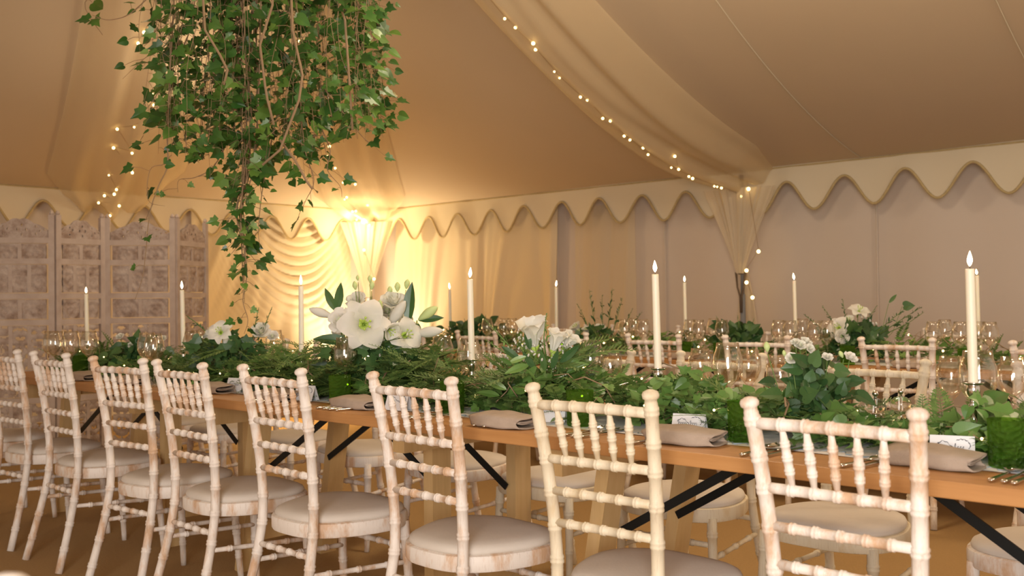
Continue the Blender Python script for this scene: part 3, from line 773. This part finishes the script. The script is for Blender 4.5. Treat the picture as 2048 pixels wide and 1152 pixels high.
def bouquet(name, label, x, n, elems, leaves, seed, zb=TH+.02, rw=60, yspan=(680, 760), nl=60, lmat=None, shape=IVY, lsz=(.04, .07), fronds=0, Ylock=None):
    """elems: (kind, x, y, dY, dirx, diry(up), dirt(to camera), size px)"""
    r = random.Random(seed); random.seed(seed)
    c = atN(x, 700, n); Y = Ylock or c.y; s = F/Y; O = Vector((c.x, Y, zb))
    t_ = empty(name, O, 0, label, 'flower arrangement'); st = MB(); lf = MB(); cl = MB(); dk = MB()
    for e in elems:
        kind, ex, ey, dY, dx, du, dt, sz = e; p = atY(ex, ey, Y+dY)-O; d = Vector((dx, -dt, du)); S = sz/s
        if kind == 'lily': lily(t_, p, d, S, 1.0, r.uniform(0, 1)); back = -d.normalized()
        elif kind == 'trumpet': lily(t_, p, d, S, .55, r.uniform(0, 1))
        elif kind == 'uplily': lily(t_, p-d.normalized()*S*.15, d, S, .62, r.uniform(0, 1), .85, 1.75)
        elif kind == 'rose': rose(t_, p, d, S)
        elif kind == 'bud': bud(t_, p, d, S, S*.36, M_petal)
        elif kind == 'gbud': bud(t_, p, d, S, S*.42, M_gpetal)
        elif kind == 'sbud': bud(t_, p, d, S, S*.6, M_gpetal, 'rose_bud')
        elif kind == 'leaf': leaf(dk, p, d, Vector((r.uniform(-.4, .4), -1, .3)), S, LANCE, .35, .1); 
        elif kind == 'heart': leaf(dk, p, d, Vector((.1, -1, .3)), S, HEART, .1, .1)
        elif kind == 'spray':
            for q in range(14):
                g = p+Vector((r.gauss(0, 1), r.gauss(0, .6), r.gauss(0, 1)))*S*.35; cl.sphere(g, S*.055, 6, 4, (1, 1, 1.7), Euler((r.uniform(-1, 1), r.uniform(-1, 1), 0)).to_matrix())
                st.tube([p-Vector((0, 0, S*.5)), g], .0008, 3)
            continue
        elif kind == 'spike':
            q2 = p+d.normalized()*S; st.tube([p, p.lerp(q2, .5)+rv(r)*.01, q2], [.003, .002, .001], 4)
            for q in range(16):
                g = p.lerp(q2, .3+.7*q/16); leaf(lf, g, d.normalized()*.8+rv(r), rv(r), S*.11*(1.3-q/20), LANCE, .2, .1)
            continue
        if kind not in ('heart',) or True:
            base = Vector(((p.x)*.25, (p.y)*.25, 0)); mid = p.lerp(base, .5)+Vector((p.x*.15, 0, 0)); st.tube([base, mid, p-d.normalized()*.004], .0022 if kind in ('lily', 'trumpet', 'uplily', 'bud', 'gbud') else .0014, 5)
    for i in range(nl):
        px = x+r.gauss(0, .5)*rw; py = r.uniform(*yspan)+abs(px-x)*.25; p = atY(px, py, Y+r.uniform(-.12, .12))-O
        if p.z < .01: p.z = .01+r.random()*.03
        leaf(lf, p, Vector((px-x, 0, 0))*.02+rv(r)+Vector((0, 0, .2)), Vector((r.uniform(-.5, .5), -1, .6))+rv(r)*.4, r.uniform(*lsz), shape, .2, .12)
    fr = MB()
    for i in range(fronds):
        px = x+r.uniform(-1, 1)*rw; py = r.uniform(yspan[0]+10, yspan[1]); p = atY(px, py, Y+r.uniform(-.1, .1))-O
        if p.z < .01: p.z = .015
        frond(fr, p, Vector((px-x, 0, 0)).normalized()*r.uniform(.3, 1)+Vector((0, -r.uniform(0, .7), r.uniform(-.1, .5))), Vector((0, -.3, 1)), r.uniform(.12, .22), r.uniform(.025, .045), 16)
    if lf.f: lf.build('leaves', lmat or M_ivyt, t_, smooth=False)
    if dk.f: dk.build('long_leaves', M_dark, t_, smooth=False)
    if cl.f: cl.build('small_blossoms', M_petal, t_)
    if fr.f: fr.build('conifer_fronds', M_fern, t_, smooth=False)
    if st.f: st.build('stems', M_gstem, t_)
    return t_
E1 = [('lily', 726, 650, -.10, .25, .1, 1, 100), ('rose', 682, 641, -.06, -.3, .3, .9, 46), ('bud', 668, 634, 0, -1, .35, .1, 52), ('trumpet', 745, 640, .04, .05, 1, .25, 78),
      ('rose', 712, 601, .05, -.2, .6, .6, 38), ('rose', 788, 603, .0, .1, .7, .5, 48), ('rose', 775, 622, .04, 0, .5, .7, 36), ('bud', 776, 655, -.04, .7, 1, .3, 66), ('gbud', 755, 634, -.05, .2, 1, .3, 36),
      ('gbud', 836, 640, -.02, 1, .65, .1, 48), ('bud', 826, 668, -.04, 1, .12, .2, 62), ('lily', 806, 672, -.06, .5, .2, .8, 70), ('trumpet', 770, 655, -.10, .7, -.4, .6, 60), ('trumpet', 690, 668, .02, -.8, -.3, .4, 56), ('rose', 812, 645, .05, .4, .6, .5, 36),
      ('leaf', 817, 646, -.05, .06, 1, 0, 82), ('leaf', 672, 622, 0, -.5, 1, 0, 52), ('leaf', 674, 622, -.01, .15, 1, 0, 58), ('leaf', 700, 682, -.05, -1, .1, .2, 72), ('leaf', 836, 640, -.02, 1, .1, .1, 52), ('leaf', 836, 646, -.03, .05, -1, .1, 44), ('heart', 686, 625, -.02, 0, -1, 0, 26),
      ('sbud', 716, 562, .03, -.1, 1, 0, 12), ('sbud', 740, 566, .02, 0, 1, 0, 16), ('sbud', 711, 580, 0, -.1, 1, 0, 18), ('sbud', 743, 580, 0, .1, 1, 0, 18), ('sbud', 812, 578, .02, .2, 1, 0, 20), ('sbud', 795, 584, .0, 0, 1, 0, 20), ('sbud', 780, 590, .02, 0, 1, 0, 18),
      ('spray', 768, 672, -.08, 0, 1, 0, 42), ('spray', 700, 665, -.05, 0, 1, 0, 30), ('spray', 800, 700, -.08, 0, 1, 0, 36), ('spray', 752, 684, -.1, 0, 1, 0, 30)]
bouquet('flower_arrangement', 'large bouquet of open white lilies, roses and buds at the centre of the front table', 750, TC-.02, E1, 1, 31, rw=85, yspan=(675, 760), nl=130, fronds=44, lmat=M_dark)
E2 = [('uplily', 1068, 688, -.08, -.12, 1, .35, 100), ('uplily', 1108, 698, -.06, .3, 1, .2, 74), ('uplily', 1130, 694, -.04, .6, .8, .3, 60), ('spray', 1035, 678, -.04, 0, 1, 0, 34), ('spray', 1025, 698, -.05, 0, 1, 0, 34), ('spray', 1050, 690, -.08, 0, 1, 0, 34), ('spray', 1078, 705, -.12, 0, 1, 0, 40), ('spray', 1130, 690, -.08, 0, 1, 0, 34),
      ('spray', 1012, 715, -.06, 0, 1, 0, 20), ('spray', 1107, 730, -.1, 0, 1, 0, 22), ('spike', 1092, 720, -.12, .02, 1, 0, 90), ('leaf', 1104, 738, -.12, .3, 1, .3, 40), ('leaf', 1090, 742, -.13, -.2, 1, .3, 42), ('leaf', 1070, 738, -.1, -.7, 1, .2, 42), ('leaf', 1120, 725, -.1, .9, .8, .2, 50), ('leaf', 1040, 720, -.1, -1, .8, .2, 46), ('leaf', 1060, 700, -.1, -.2, 1, .2, 44), ('heart', 1170, 690, .02, -.2, -1, .1, 60),
      ('spike', 1040, 720, 0, -1, .6, 0, 80), ('spike', 1030, 705, 0, -.9, 1, 0, 90)]
bouquet('flower_arrangement', 'white lily and freesia bouquet between the two central candles', 1082, TC, E2, 1, 32, rw=70, yspan=(705, 775), nl=90, fronds=26, shape=LANCE, lsz=(.05, .09))
E3 = [('lily', 443, 668, -.05, -.05, .5, .9, 50), ('trumpet', 425, 672, 0, -.9, .5, .2, 40), ('rose', 462, 682, -.04, .1, .3, .9, 26), ('rose', 522, 662, 0, .1, .6, .7, 34), ('trumpet', 510, 672, .02, .3, .9, .2, 40), ('rose', 545, 672, 0, .1, .6, .7, 22),
      ('spike', 420, 670, 0, -.9, .75, 0, 62), ('spike', 505, 680, 0, .2, 1, 0, 66), ('spike', 515, 680, 0, .45, 1, 0, 72), ('heart', 400, 672, -.05, -.5, -.4, .2, 22)]
bouquet('flower_arrangement', 'white lily and ivy bouquet below the hanging ivy trail', 462, TC, E3, 1, 33, rw=70, yspan=(672, 745), nl=130, fronds=20, lmat=M_dark)
E4 = [('rose', 1600, 690, 0, .1, .7, .7, 24), ('rose', 1612, 683, .02, .3, .8, .5, 22), ('rose', 1590, 684, 0, -.3, .8, .5, 17), ('rose', 1620, 697, -.02, .4, .3, .8, 18), ('sbud', 1535, 705, 0, -.1, 1, 0, 22), ('rose', 1583, 717, -.05, -.2, .5, .8, 22), ('sbud', 1570, 714, -.02, -.2, 1, 0, 14), ('rose', 1655, 714, 0, 0, .7, .6, 20), ('rose', 1701, 715, 0, .3, .7, .6, 26), ('sbud', 1686, 716, 0, -.5, 1, 0, 16)]
bouquet('rose_spray', 'spray of small white roses with dark leaves at right on the front table', 1632, TC, E4, 1, 34, rw=62, yspan=(722, 815), nl=130, lmat=M_dark, shape=HEART, lsz=(.03, .058))
E5 = [('rose', 240, 673, 0, -.1, .7, .6, 15), ('rose', 325, 677, 0, .1, .7, .6, 14), ('rose', 262, 690, -.03, 0, .5, .8, 12)]
bouquet('rose_spray', 'small dark leafy rose spray at left before the carved screen', 272, TC, E5, 1, 35, rw=42, yspan=(682, 720), nl=80, lmat=M_dark, shape=HEART, lsz=(.05, .09))
T2C = T2F+TWD/2
E6 = [('trumpet', 1158, 662, 0, -.6, .8, .3, 40), ('rose', 1200, 660, 0, 0, .5, .8, 24), ('trumpet', 1175, 668, 0, -.2, .9, .3, 34)]+[('spike', 1205+dx*2, 672, .05*sin(dx), dx/30., 1, 0, L) for dx, L in ((-12, 70), (-5, 95), (0, 82), (4, 96), (9, 80), (16, 62), (22, 60))]
bouquet('flower_arrangement', 'blurred white bouquet with tall spiky greenery on the rear table', 1195, T2C, E6, 1, 36, rw=45, yspan=(655, 700), nl=70, lmat=M_dark, lsz=(.05, .08))
E7 = [('lily', 1716, 628, 0, .1, .8, .5, 44), ('lily', 1680, 658, -.05, -.6, .4, .7, 46), ('rose', 1684, 672, -.1, -.1, 0, 1, 26), ('trumpet', 1700, 650, 0, -.4, .8, .4, 40), ('spray', 1735, 650, 0, 0, 1, 0, 40), ('heart', 1806, 612, 0, 1, .05, .1, 24), ('leaf', 1778, 606, 0, .8, .9, 0, 24)]+[('spike', 1700+dx, 668, .05*sin(dx), dx/38., 1, 0, L) for dx, L in ((-45, 62), (-22, 66), (-5, 72), (22, 66), (48, 88), (60, 100), (70, 90))]
bouquet('flower_arrangement', 'blurred white lily bouquet with wild sprigs at right on the rear table', 1712, T2C, E7, 1, 37, rw=50, yspan=(650, 700), nl=80, lmat=M_dark, lsz=(.05, .09))
bouquet('leafy_spray', 'dark leafy spray before the tied pole on the rear table', 1476, T2C, [('spike', 1476, 665, 0, 0, 1, 0, 34), ('spike', 1446, 665, 0, -.4, 1, 0, 36), ('spike', 1500, 665, 0, .3, 1, 0, 30)], 1, 38, rw=42, yspan=(645, 685), nl=75, lmat=M_dark, shape=HEART, lsz=(.05, .09))
bouquet('leafy_spray', 'dark leafy spray right of the central candle on the rear table', 960, T2C, [('spike', 965, 665, 0, .2, 1, 0, 36), ('spike', 940, 665, 0, -.4, 1, 0, 30), ('spike', 1000, 665, 0, .6, 1, 0, 34)], 1, 39, rw=48, yspan=(640, 680), nl=75, lmat=M_dark, shape=HEART, lsz=(.06, .10))
# extra conifer mounds and big ivy leaves of the front table, where the photograph shows them
def mound(x0, x1, y0, y1, kind, cnt, label, seed, n=TC):
    r = random.Random(seed); random.seed(seed); c = atN((x0+x1)/2, y1, n); O = Vector((c.x, c.y, TH)); t_ = empty('greenery_mound', O, 0, label, 'greenery'); f = MB(); st = MB()
    for i in range(cnt):
        x = r.uniform(x0, x1); q = (x-x0)/(x1-x0); y = y0+(y1-y0)*(1-(1-r.random()**.8)*sin(pi*min(max(q, .05), .95))**.6); p = atN(x, y, n+r.uniform(-.13, .12))-O
        if p.z < .015: p.z = .015+r.random()*.02
        if kind == 'fern': frond(f, p, Vector((r.uniform(-1, 1), -r.uniform(0, .8), r.uniform(-.1, .45))), Vector((0, -.3, 1)), r.uniform(.10, .19), r.uniform(.018, .04), 15)
        else: leaf(f, p, Vector((r.uniform(-1, 1), -r.uniform(-.2, .8), r.uniform(-.7, .7))), Vector((r.uniform(-.5, .5), -1, 1))+rv(r)*.4, r.uniform(.03, .064 if kind == 'big' else .052), IVY if r.random() < .6 else HEART, .18, .15)
        if i % 6 == 0: st.tube([p, p*.5+Vector((0, 0, .02)), Vector((p.x*.6, p.y*.3, .005))], .0016, 4)
    f.build('conifer_fronds' if kind == 'fern' else 'ivy_leaves', M_fern if kind == 'fern' else M_ivyt, t_, smooth=False); st.build('stems', M_stem, t_)
mound(530, 700, 690, 790, 'fern', 150, 'feathery conifer mound left of the large lily bouquet', 51)
mound(780, 930, 690, 800, 'fern', 120, 'feathery conifer mound right of the large lily bouquet', 52)
mound(380, 480, 725, 785, 'fern', 60, 'conifer sprays below the ivy bouquet at left', 53)
mound(1250, 1480, 745, 850, 'ivy', 260, 'ivy heap around the candlestick right of centre', 54)
mound(1380, 1470, 730, 830, 'ivy', 40, 'dark ivy sprig in front of the left wine glass of four', 56)
mound(1600, 1730, 800, 890, 'big', 80, 'ivy leaves left of the pepper mills', 55)
mound(1880, 2060, 790, 905, 'big', 90, 'large ivy leaves around the nearest candlestick', 57)
mound(940, 1060, 755, 830, 'ivy', 60, 'heart-shaped leaves in front of the central candle', 58)
# ------------------------------------------------------------------ candles
def candle(x, ytop, ytip, n, i, row, lab):
    c = atN(x, ytop, n); u, _ = un(c); O = Vector((c.x, c.y, TH)); zt = c.z-TH; hz = .165
    h = empty('candlestick', O, 0, 'silver candlestick '+lab, 'candlestick', 'candlesticks of the %s table' % row)
    b = MB(); b.lathe([(.042, 0), (.044, .004), (.040, .008), (.018, .014), (.009, .024), (.008, .05), (.012, .056), (.008, .062), (.0075, .105), (.012, .112), (.008, .118), (.009, .128), (.015, .140), (.015, .158), (.013, .160), (.0112, .150), (0, .150)], 20); b.build('stem', M_silver, h)
    b = MB(); b.lathe([(.013, .158), (.024, .163), (.025, .165), (.0245, .166), (.013, .161)], 20); b.build('drip_pan', M_silver, h)
    k_ = empty('taper_candle', O+Vector((0, 0, .151)), 0, 'lit ivory taper candle '+lab, 'candle', 'taper candles of the %s table' % row)
    k_.rotation_euler = (random.uniform(-.004, .004), random.uniform(-.02, .006), 0)
    L = zt-.151; b = MB(); b.lathe([(0, 0), (.0108, 0), (.0112, .02), (.0108, L*.6), (.0104, L-.004), (.0098, L-.0005), (.006, L-.003), (0, L-.003)], 16); b.build('wax', M_wax, k_)
    b = MB(); b.tube([(0, 0, L-.004), (.0005, 0, L+.006), (.002, 0, L+.011)], .0008, 5); b.build('wick', M_pepper, k_)
    fl = atN(x, ytip, n).z-TH-.151-L; b = MB(); tilt = random.uniform(-.12, .12)
    pr = [(0, .0), (.25, .04), (.62, .14), (.92, .28), (1, .38), (.86, .55), (.55, .74), (.22, .91), (0, 1)]
    vs = []; b.lathe([(r_*.0062, z*(fl-.004)) for r_, z in pr], 12, (0, 0, L+.005), Matrix(((1, 0, tilt), (0, 1, 0), (0, 0, 1)))); b.build('flame', M_flame, k_)
CA = [(1943, 537, 502, TC-.02), (1314, 548, 521, TC-.03), (942, 558, 535, TC-.03), (602, 572, 550, TC-.02), (366, 580, 562, TC), (174, 588, 574, TC)]
for i, (x, yt, yp, n) in enumerate(CA):
    candle(x, yt, yp, n, i, 'front', ['nearest the camera at the right', 'on the front table just right of centre', 'on the front table right of the lily bouquet', 'on the front table left of the lily bouquet', 'before the right end of the carved screen', 'at far left before the carved screen'][i])
CB = [(1955, 551, 538, T2C), (1590, 561, 546, T2C), (1370, 565, 552, T2C), (1112, 574, 561, T2C), (900, 579, 566, T2C)]
for i, (x, yt, yp, n) in enumerate(CB):
    candle(x, yt, yp, n, i, 'rear', ['of the rear table, hidden behind the nearest candle', 'of the rear table right of the tied pole', 'of the rear table left of the tied pole', 'of the rear table behind the freesia bouquet', 'of the rear table, leftmost beside the lit curtain'][i])
# ------------------------------------------------------------------ glassware
def glass_prof(h, r):
    th = .0012; bz = h*.47; out = [(.034, 0), (.034, .0015), (.010, .005), (.0045, .014), (.0036, .04), (.0036, bz-.02), (.006, bz-.008), (.013, bz), (r*.72, bz+.018), (r*.96, bz+.040), (r, bz+.055), (r*.96, bz+.085), (r*.80, h-.02), (r*.74, h)]
    inn = [(x-th, z+.0005) for x, z in reversed(out[8:])]; inn[0] = (out[-1][0]-th, h); inn.append((.008, bz+.006)); inn.append((0, bz+.003))
    return [(0, 0)]+out+inn
def mk_glass(h, r):
    b = MB(); b.lathe(glass_prof(h, r), 28); return b.mesh('wine_glass', M_glass)
G_big = mk_glass(.235, .044); G_small = mk_glass(.205, .039)
H = {'b': (.235, G_big), 's': (.205, G_small)}
def place(name, me, loc, label, cat, group, rz=0):
    o = bpy.data.objects.new(name, me); C.objects.link(o); o.location = loc; o.rotation_euler = (0, 0, rz); return tag(o, label, cat, group)
GL = [(2025, 708, 's'), (1955, 703, 'b'), (1902, 714, 's'), (1560, 713, 's'), (1497, 697, 's'), (1455, 687, 'b'), (1400, 698, 's'), (1220, 700, 's'), (1181, 681, 'b'), (944, 691, 's'), (938, 677, 'b'), (884, 672, 'b'), (703, 673, 'b'), (690, 676, 'b'), (549, 661, 'b'), (556, 667, 's'), (396, 661, 'b'), (384, 663, 'b'), (308, 668, 'b'), (294, 666, 'b'), (178, 663, 'b'), (142, 663, 'b'), (112, 664, 'b'), (103, 666, 'b')]
for i, (x, y, k_) in enumerate(GL):
    h, me = H[k_]; p = atZ(x, y, TH+h); u, n = un(p)
    n = min(max(n, TF+.08), TF+TWD-.08); p = atN(x, y, n)
    place('wine_glass', me, (p.x, p.y, TH+.0022), 'empty clear %s wine glass, %s from the right on the front table' % ('large' if k_ == 'b' else 'small', ORD[i]), 'wine glass', 'wine glasses of the front table')
GB = [1980, 1958, 1922, 1890, 1868, 1655, 1630, 1606, 1581, 1558, 1445, 1428, 1398, 1381, 1287, 1268, 1250, 1025, 1008, 990, 975]
r = random.Random(5)
for i, x in enumerate(GB):
    n = T2F+[.18, .26, .2, .62][i % 4]; p = atN(x, 700, n)
    place('wine_glass', G_big, (p.x, p.y, TH+.0022), 'blurred clear wine glass, %s from the right on the rear table' % ORD[i], 'wine glass', 'wine glasses of the rear table')
b = MB(); b.lathe([(0, 0), (.036, 0), (.038, .003), (.040, .098), (.0405, .102), (.0385, .102), (.0365, .012), (0, .010)], 28); G_t = b.mesh('tumbler', M_green)
for i, (x, y) in enumerate(((2016, 936), (1487, 884), (1160, 852), (905, 826), (680, 808), (162, 751))):
    p = atZ(x, y, TH)
    place('tumbler', G_t, (p.x, p.y, TH+.0022), 'green bubbled glass tumbler, %s from the right along the front table edge' % ORD[i], 'tumbler', 'green tumblers of the front table')
for i, x in enumerate((1932, 1695, 1440, 1370, 1120)):
    p = atN(x, 700, T2F+.14)
    place('tumbler', G_t, (p.x, p.y, TH+.0022), 'blurred green tumbler, %s from the right on the rear table' % ORD[i], 'tumbler', 'green tumblers of the rear table')
# pepper and salt mills
for i, (x, y, what) in enumerate(((1752, 882, 'filled with dark peppercorns'), (1803, 876, 'with clear salt'))):
    p = atZ(x, y, TH); t_ = empty('spice_mill', (p.x, p.y, TH+.001), 0, 'clear acrylic spice mill %s beside the candle at right' % what, 'pepper mill')
    b = MB(); b.lathe([(0, 0), (.022, 0), (.023, .004), (.021, .01), (.013, .02), (.012, .05), (.016, .064), (.018, .066), (.016, .068), (0, .068)], 20); b.build('body', M_acryl, t_)
    b = MB(); b.lathe([(0, .012), (.0115, .016), (.0095, .03), (.009, .045), (0, .046)], 14); b.build('filling', M_pepper if i == 0 else M_card, t_)
    b = MB(); b.lathe([(.004, .070), (.018, .0705), (.026, .078), (.028, .088), (.024, .098), (.012, .106), (0, .108)], 20); b.build('cap', M_acryl, t_)
    b = MB(); b.lathe([(0, .108), (.004, .108), (.003, .112), (.0075, .117), (.0078, .121), (.005, .126), (0, .128)], 14); b.lathe([(0, .010), (.002, .010), (.002, .107), (0, .107)], 8); b.build('knob', M_silver, t_)
# ------------------------------------------------------------------ napkins, cards, cutlery
def napkin_mesh(seed):
    r = random.Random(seed); b = MB(); th = .0045
    sp = []
    turns = [(-.045, .004), (.040, .003), (.050, .010), (.044, .018), (-.030, .016), (-.040, .021), (-.030, .0265), (.030, .027), (.042, .033), (.030, .041), (-.040, .036), (-.052, .024), (-.055, .010), (-.050, .003)]
    P = [Vector((0, y, z)) for y, z in turns]; D = []
    for i in range(len(P)-1):
        p0 = P[max(i-1, 0)]; p1 = P[i]; p2 = P[i+1]; p3 = P[min(i+2, len(P)-1)]
        for t in [q/5 for q in range(5)]: D.append(.5*((2*p1)+(p2-p0)*t+(2*p0-5*p1+4*p2-p3)*t*t+(3*p1-p0-3*p2+p3)*t*t*t))
    D.append(P[-1]); m = len(D)
    L = .19; nx = 16
    def fn(i, j):
        x = (i-.5)*L; k_ = int(j*(m-1)+.5); d = D[k_]; sc = 1+.16*sin(i*3.1+1.0)-.10*i; hs = 1+.20*sin((1-i)*3.3)*(1 if d.z > .02 else .2)-.12*i
        return Vector((x+.008*sin(d.z*140+i*2), d.y*sc+.01*sin(i*4+seed), max(.0012, d.z*hs*.82+.0012*sin(x*60+d.y*70))))
    b.grid(fn, nx, m-1)
    me = b.mesh('linen_napkin', M_linen); return me
NM = [napkin_mesh(s) for s in (1, 2, 3)]
NP = [(1868, 932), (1372, 886), (1012, 853), (718, 816), (560, 800), (430, 785), (270, 768), (168, 760)]
for i, (x, y) in enumerate(NP):
    p = atZ(x, y, TH); u, n = un(p); n = max(n, TF+.062)
    o = bpy.data.objects.new('linen_napkin', NM[i % 3]); C.objects.link(o); o.location = W(u, n, TH+.0024); o.rotation_euler = (0, 0, -A43+.12*sin(i*2.2)); o.modifiers.new('thickness', 'SOLIDIFY').thickness = .0028
    tag(o, 'folded beige linen napkin, %s from the right along the front table edge' % ORD[i], 'napkin', 'napkins of the front table')
    if i > 0:
        pass
CARDN = [(1912, 905), (1380, 855), (1102, 828), (788, 806), (600, 787), (473, 768)]
def card(i, x, y):
    p = atZ(x, y+16, TH); u, n = un(p); n = min(max(n, TF+.17), TF+.25); O = W(u, n, TH+.0022)
    t_ = empty('place_card', O, -A43+radians([18, 14, 30, 10, 12, 12][i]), 'white folded place card with grey script, %s from the right' % ORD[i], 'place card', 'place cards of the front table')
    w, h, dp = .092, .056, .022; b = MB()
    for s in (-1, 1):
        a = [(-w/2, s*dp, 0), (w/2, s*dp, 0), (w/2, 0, h), (-w/2, 0, h)]; c = [(v[0], v[1]-s*.0006, v[2]) for v in a]
        b.add(a+c, [(0, 1, 2, 3), (7, 6, 5, 4), (0, 4, 5, 1), (1, 5, 6, 2), (3, 2, 6, 7), (0, 3, 7, 4)])
    b.build('card', M_card, t_, smooth=False)
    r = random.Random(i+70); c = MB()
    def Q(a, v): return Vector((a, -dp+v*dp/h-.0007, v))
    # flourish over the name and the line of script under it
    c.tube([Q(-.032+.0014*k_, .036+.008*sin(k_*.16)+.0012*sin(k_*.9)) for k_ in range(26)], [.0003+.0006*abs(sin(k_*.35)) for k_ in range(26)], 4)
    c.tube([Q(.008+.0013*k_, .049-.0035*((k_-9)/9)**2+.0008*sin(k_*1.1)) for k_ in range(20)], [.0003+.0007*abs(sin(k_*.5)) for k_ in range(20)], 4)
    c.tube([Q(.032+.005*sin(k_*.22), .044-.0011*k_) for k_ in range(14)], [.0004+.0008*abs(sin(k_*.6)) for k_ in range(14)], 4)
    xx = -.030
    for wd_ in ((5, .0052), (4, .0055)):
        pts = []
        for k_ in range(wd_[0]*6):
            pts.append(Q(xx+k_/6*wd_[1]+.0016*sin(k_*1.05), .030+(.0045 if k_ % 6 < 3 else .0025)*sin(k_*1.05+i)+(.006 if k_ in (1, 2) else 0)))
        c.tube(pts, .0005, 4); xx += wd_[0]*wd_[1]+.008
    c.build('script_writing', M_ink, t_)
for i, (x, y) in enumerate(CARDN): card(i, x, y)
def cutlery():
    out = {}
    b = MB(); hp = [(0, .0, .0045), (.004, .0, .0062), (.05, .0, .0042), (.095, .0, .0028), (.115, 0, .0030)]
    def handle(b):
        n = 10
        b.lathe([(0, 0), (.0045, .001), (.0062, .006), (.0050, .02), (.0038, .06), (.0028, .10), (.0026, .118), (0, .119)], 10, (0, 0, .0045), Matrix(((1, 0, 0), (0, 0, 1), (0, .55, 0))))
    b = MB(); handle(b)
    def neck(i, j): return Vector(((j-.5)*2*(.0028+.0085*min(1, i*1.6)), .117+i*.035, .0045+.004*sin(i*2)))
    b.grid(neck, 6, 4)
    for k_ in range(4): b.beam((-.0085+k_*.0056, .150, .008), (-.0085+k_*.0056, .198, .0075), .0028, .0016)
    m = b.mesh('fork', M_silver); out['fork'] = m
    b = MB(); handle(b)
    def blade(i, j): return Vector((-.004+j*(.014 if i < .8 else .014*(1-(i-.8)*3)), .117+i*.10, .0045))
    b.grid(blade, 10, 2); out['knife'] = b.mesh('knife', M_silver)
    b = MB(); handle(b); b.grid(lambda i, j: Vector(((j-.5)*2*.019*max(.06, sin(pi*(.08+.86*i)))**.8, .117+i*.062, .0035+.0012+.0045*((j-.5)*2)**2+.004*(2*i-1)**2)), 10, 8); out['spoon'] = b.mesh('spoon', M_silver)
    return out
CU = cutlery()
def cut(kind, x, y, rz, label, i=0):
    p = atZ(x, y, TH); u, n = un(p); n = max(n, TF+.012)
    o = bpy.data.objects.new(kind, CU[kind]); C.objects.link(o); o.location = W(u, n, TH+.0012); o.rotation_euler = (0, 0, -A43+rz); o.modifiers.new('thickness', 'SOLIDIFY').thickness = .0008
    tag(o, label, kind, kind+'s of the front table')
seats = ['before the nearest chair', 'before the cream chair', 'before the third chair from right', 'before the fourth chair from right', 'before the fifth chair from right']
for i, (x0, y0) in enumerate(((1868, 960), (1372, 915), (1012, 877), (718, 838), (560, 818))):
    s = seats[i]; sc = [1, .78, .66, .55, .5][i]
    cut('fork', x0-190*sc, y0-22*sc, -.12, 'silver fork furthest left of the napkin '+s)
    cut('fork', x0-160*sc, y0-18*sc, -.08, 'silver fork next to the napkin '+s)
    cut('spoon', x0+112*sc, y0+6*sc, .0, 'silver spoon just right of the napkin '+s)
    cut('knife', x0+138*sc, y0+9*sc, .0, 'silver knife beside the spoon '+s)
    cut('knife', x0+158*sc, y0+12*sc, -.02, 'outer silver knife right of the napkin '+s)
# far side and rear table napkins
for i in range(6):
    u = -.79-.597*i; o = bpy.data.objects.new('linen_napkin', NM[i % 3]); C.objects.link(o); o.location = W(u, TF+TWD-.09, TH+.0024); o.rotation_euler = (0, 0, pi-A43+.1*sin(i)); o.modifiers.new('thickness', 'SOLIDIFY').thickness = .0028
    tag(o, 'folded beige napkin on the far edge of the front table, %s from the right' % ORD[i], 'napkin', 'napkins on the far edge of the front table')
for i, u in enumerate((-1.25, -1.99, -2.73, -3.37, -4.05, -4.84)):
    o = bpy.data.objects.new('linen_napkin', NM[i % 3]); C.objects.link(o); o.location = W(u, T2F+.09, TH+.0024); o.rotation_euler = (0, 0, -A43+.1*sin(i)); o.modifiers.new('thickness', 'SOLIDIFY').thickness = .0028
    tag(o, 'blurred beige napkin on the rear table, %s from the right' % ORD[i], 'napkin', 'napkins of the rear table')
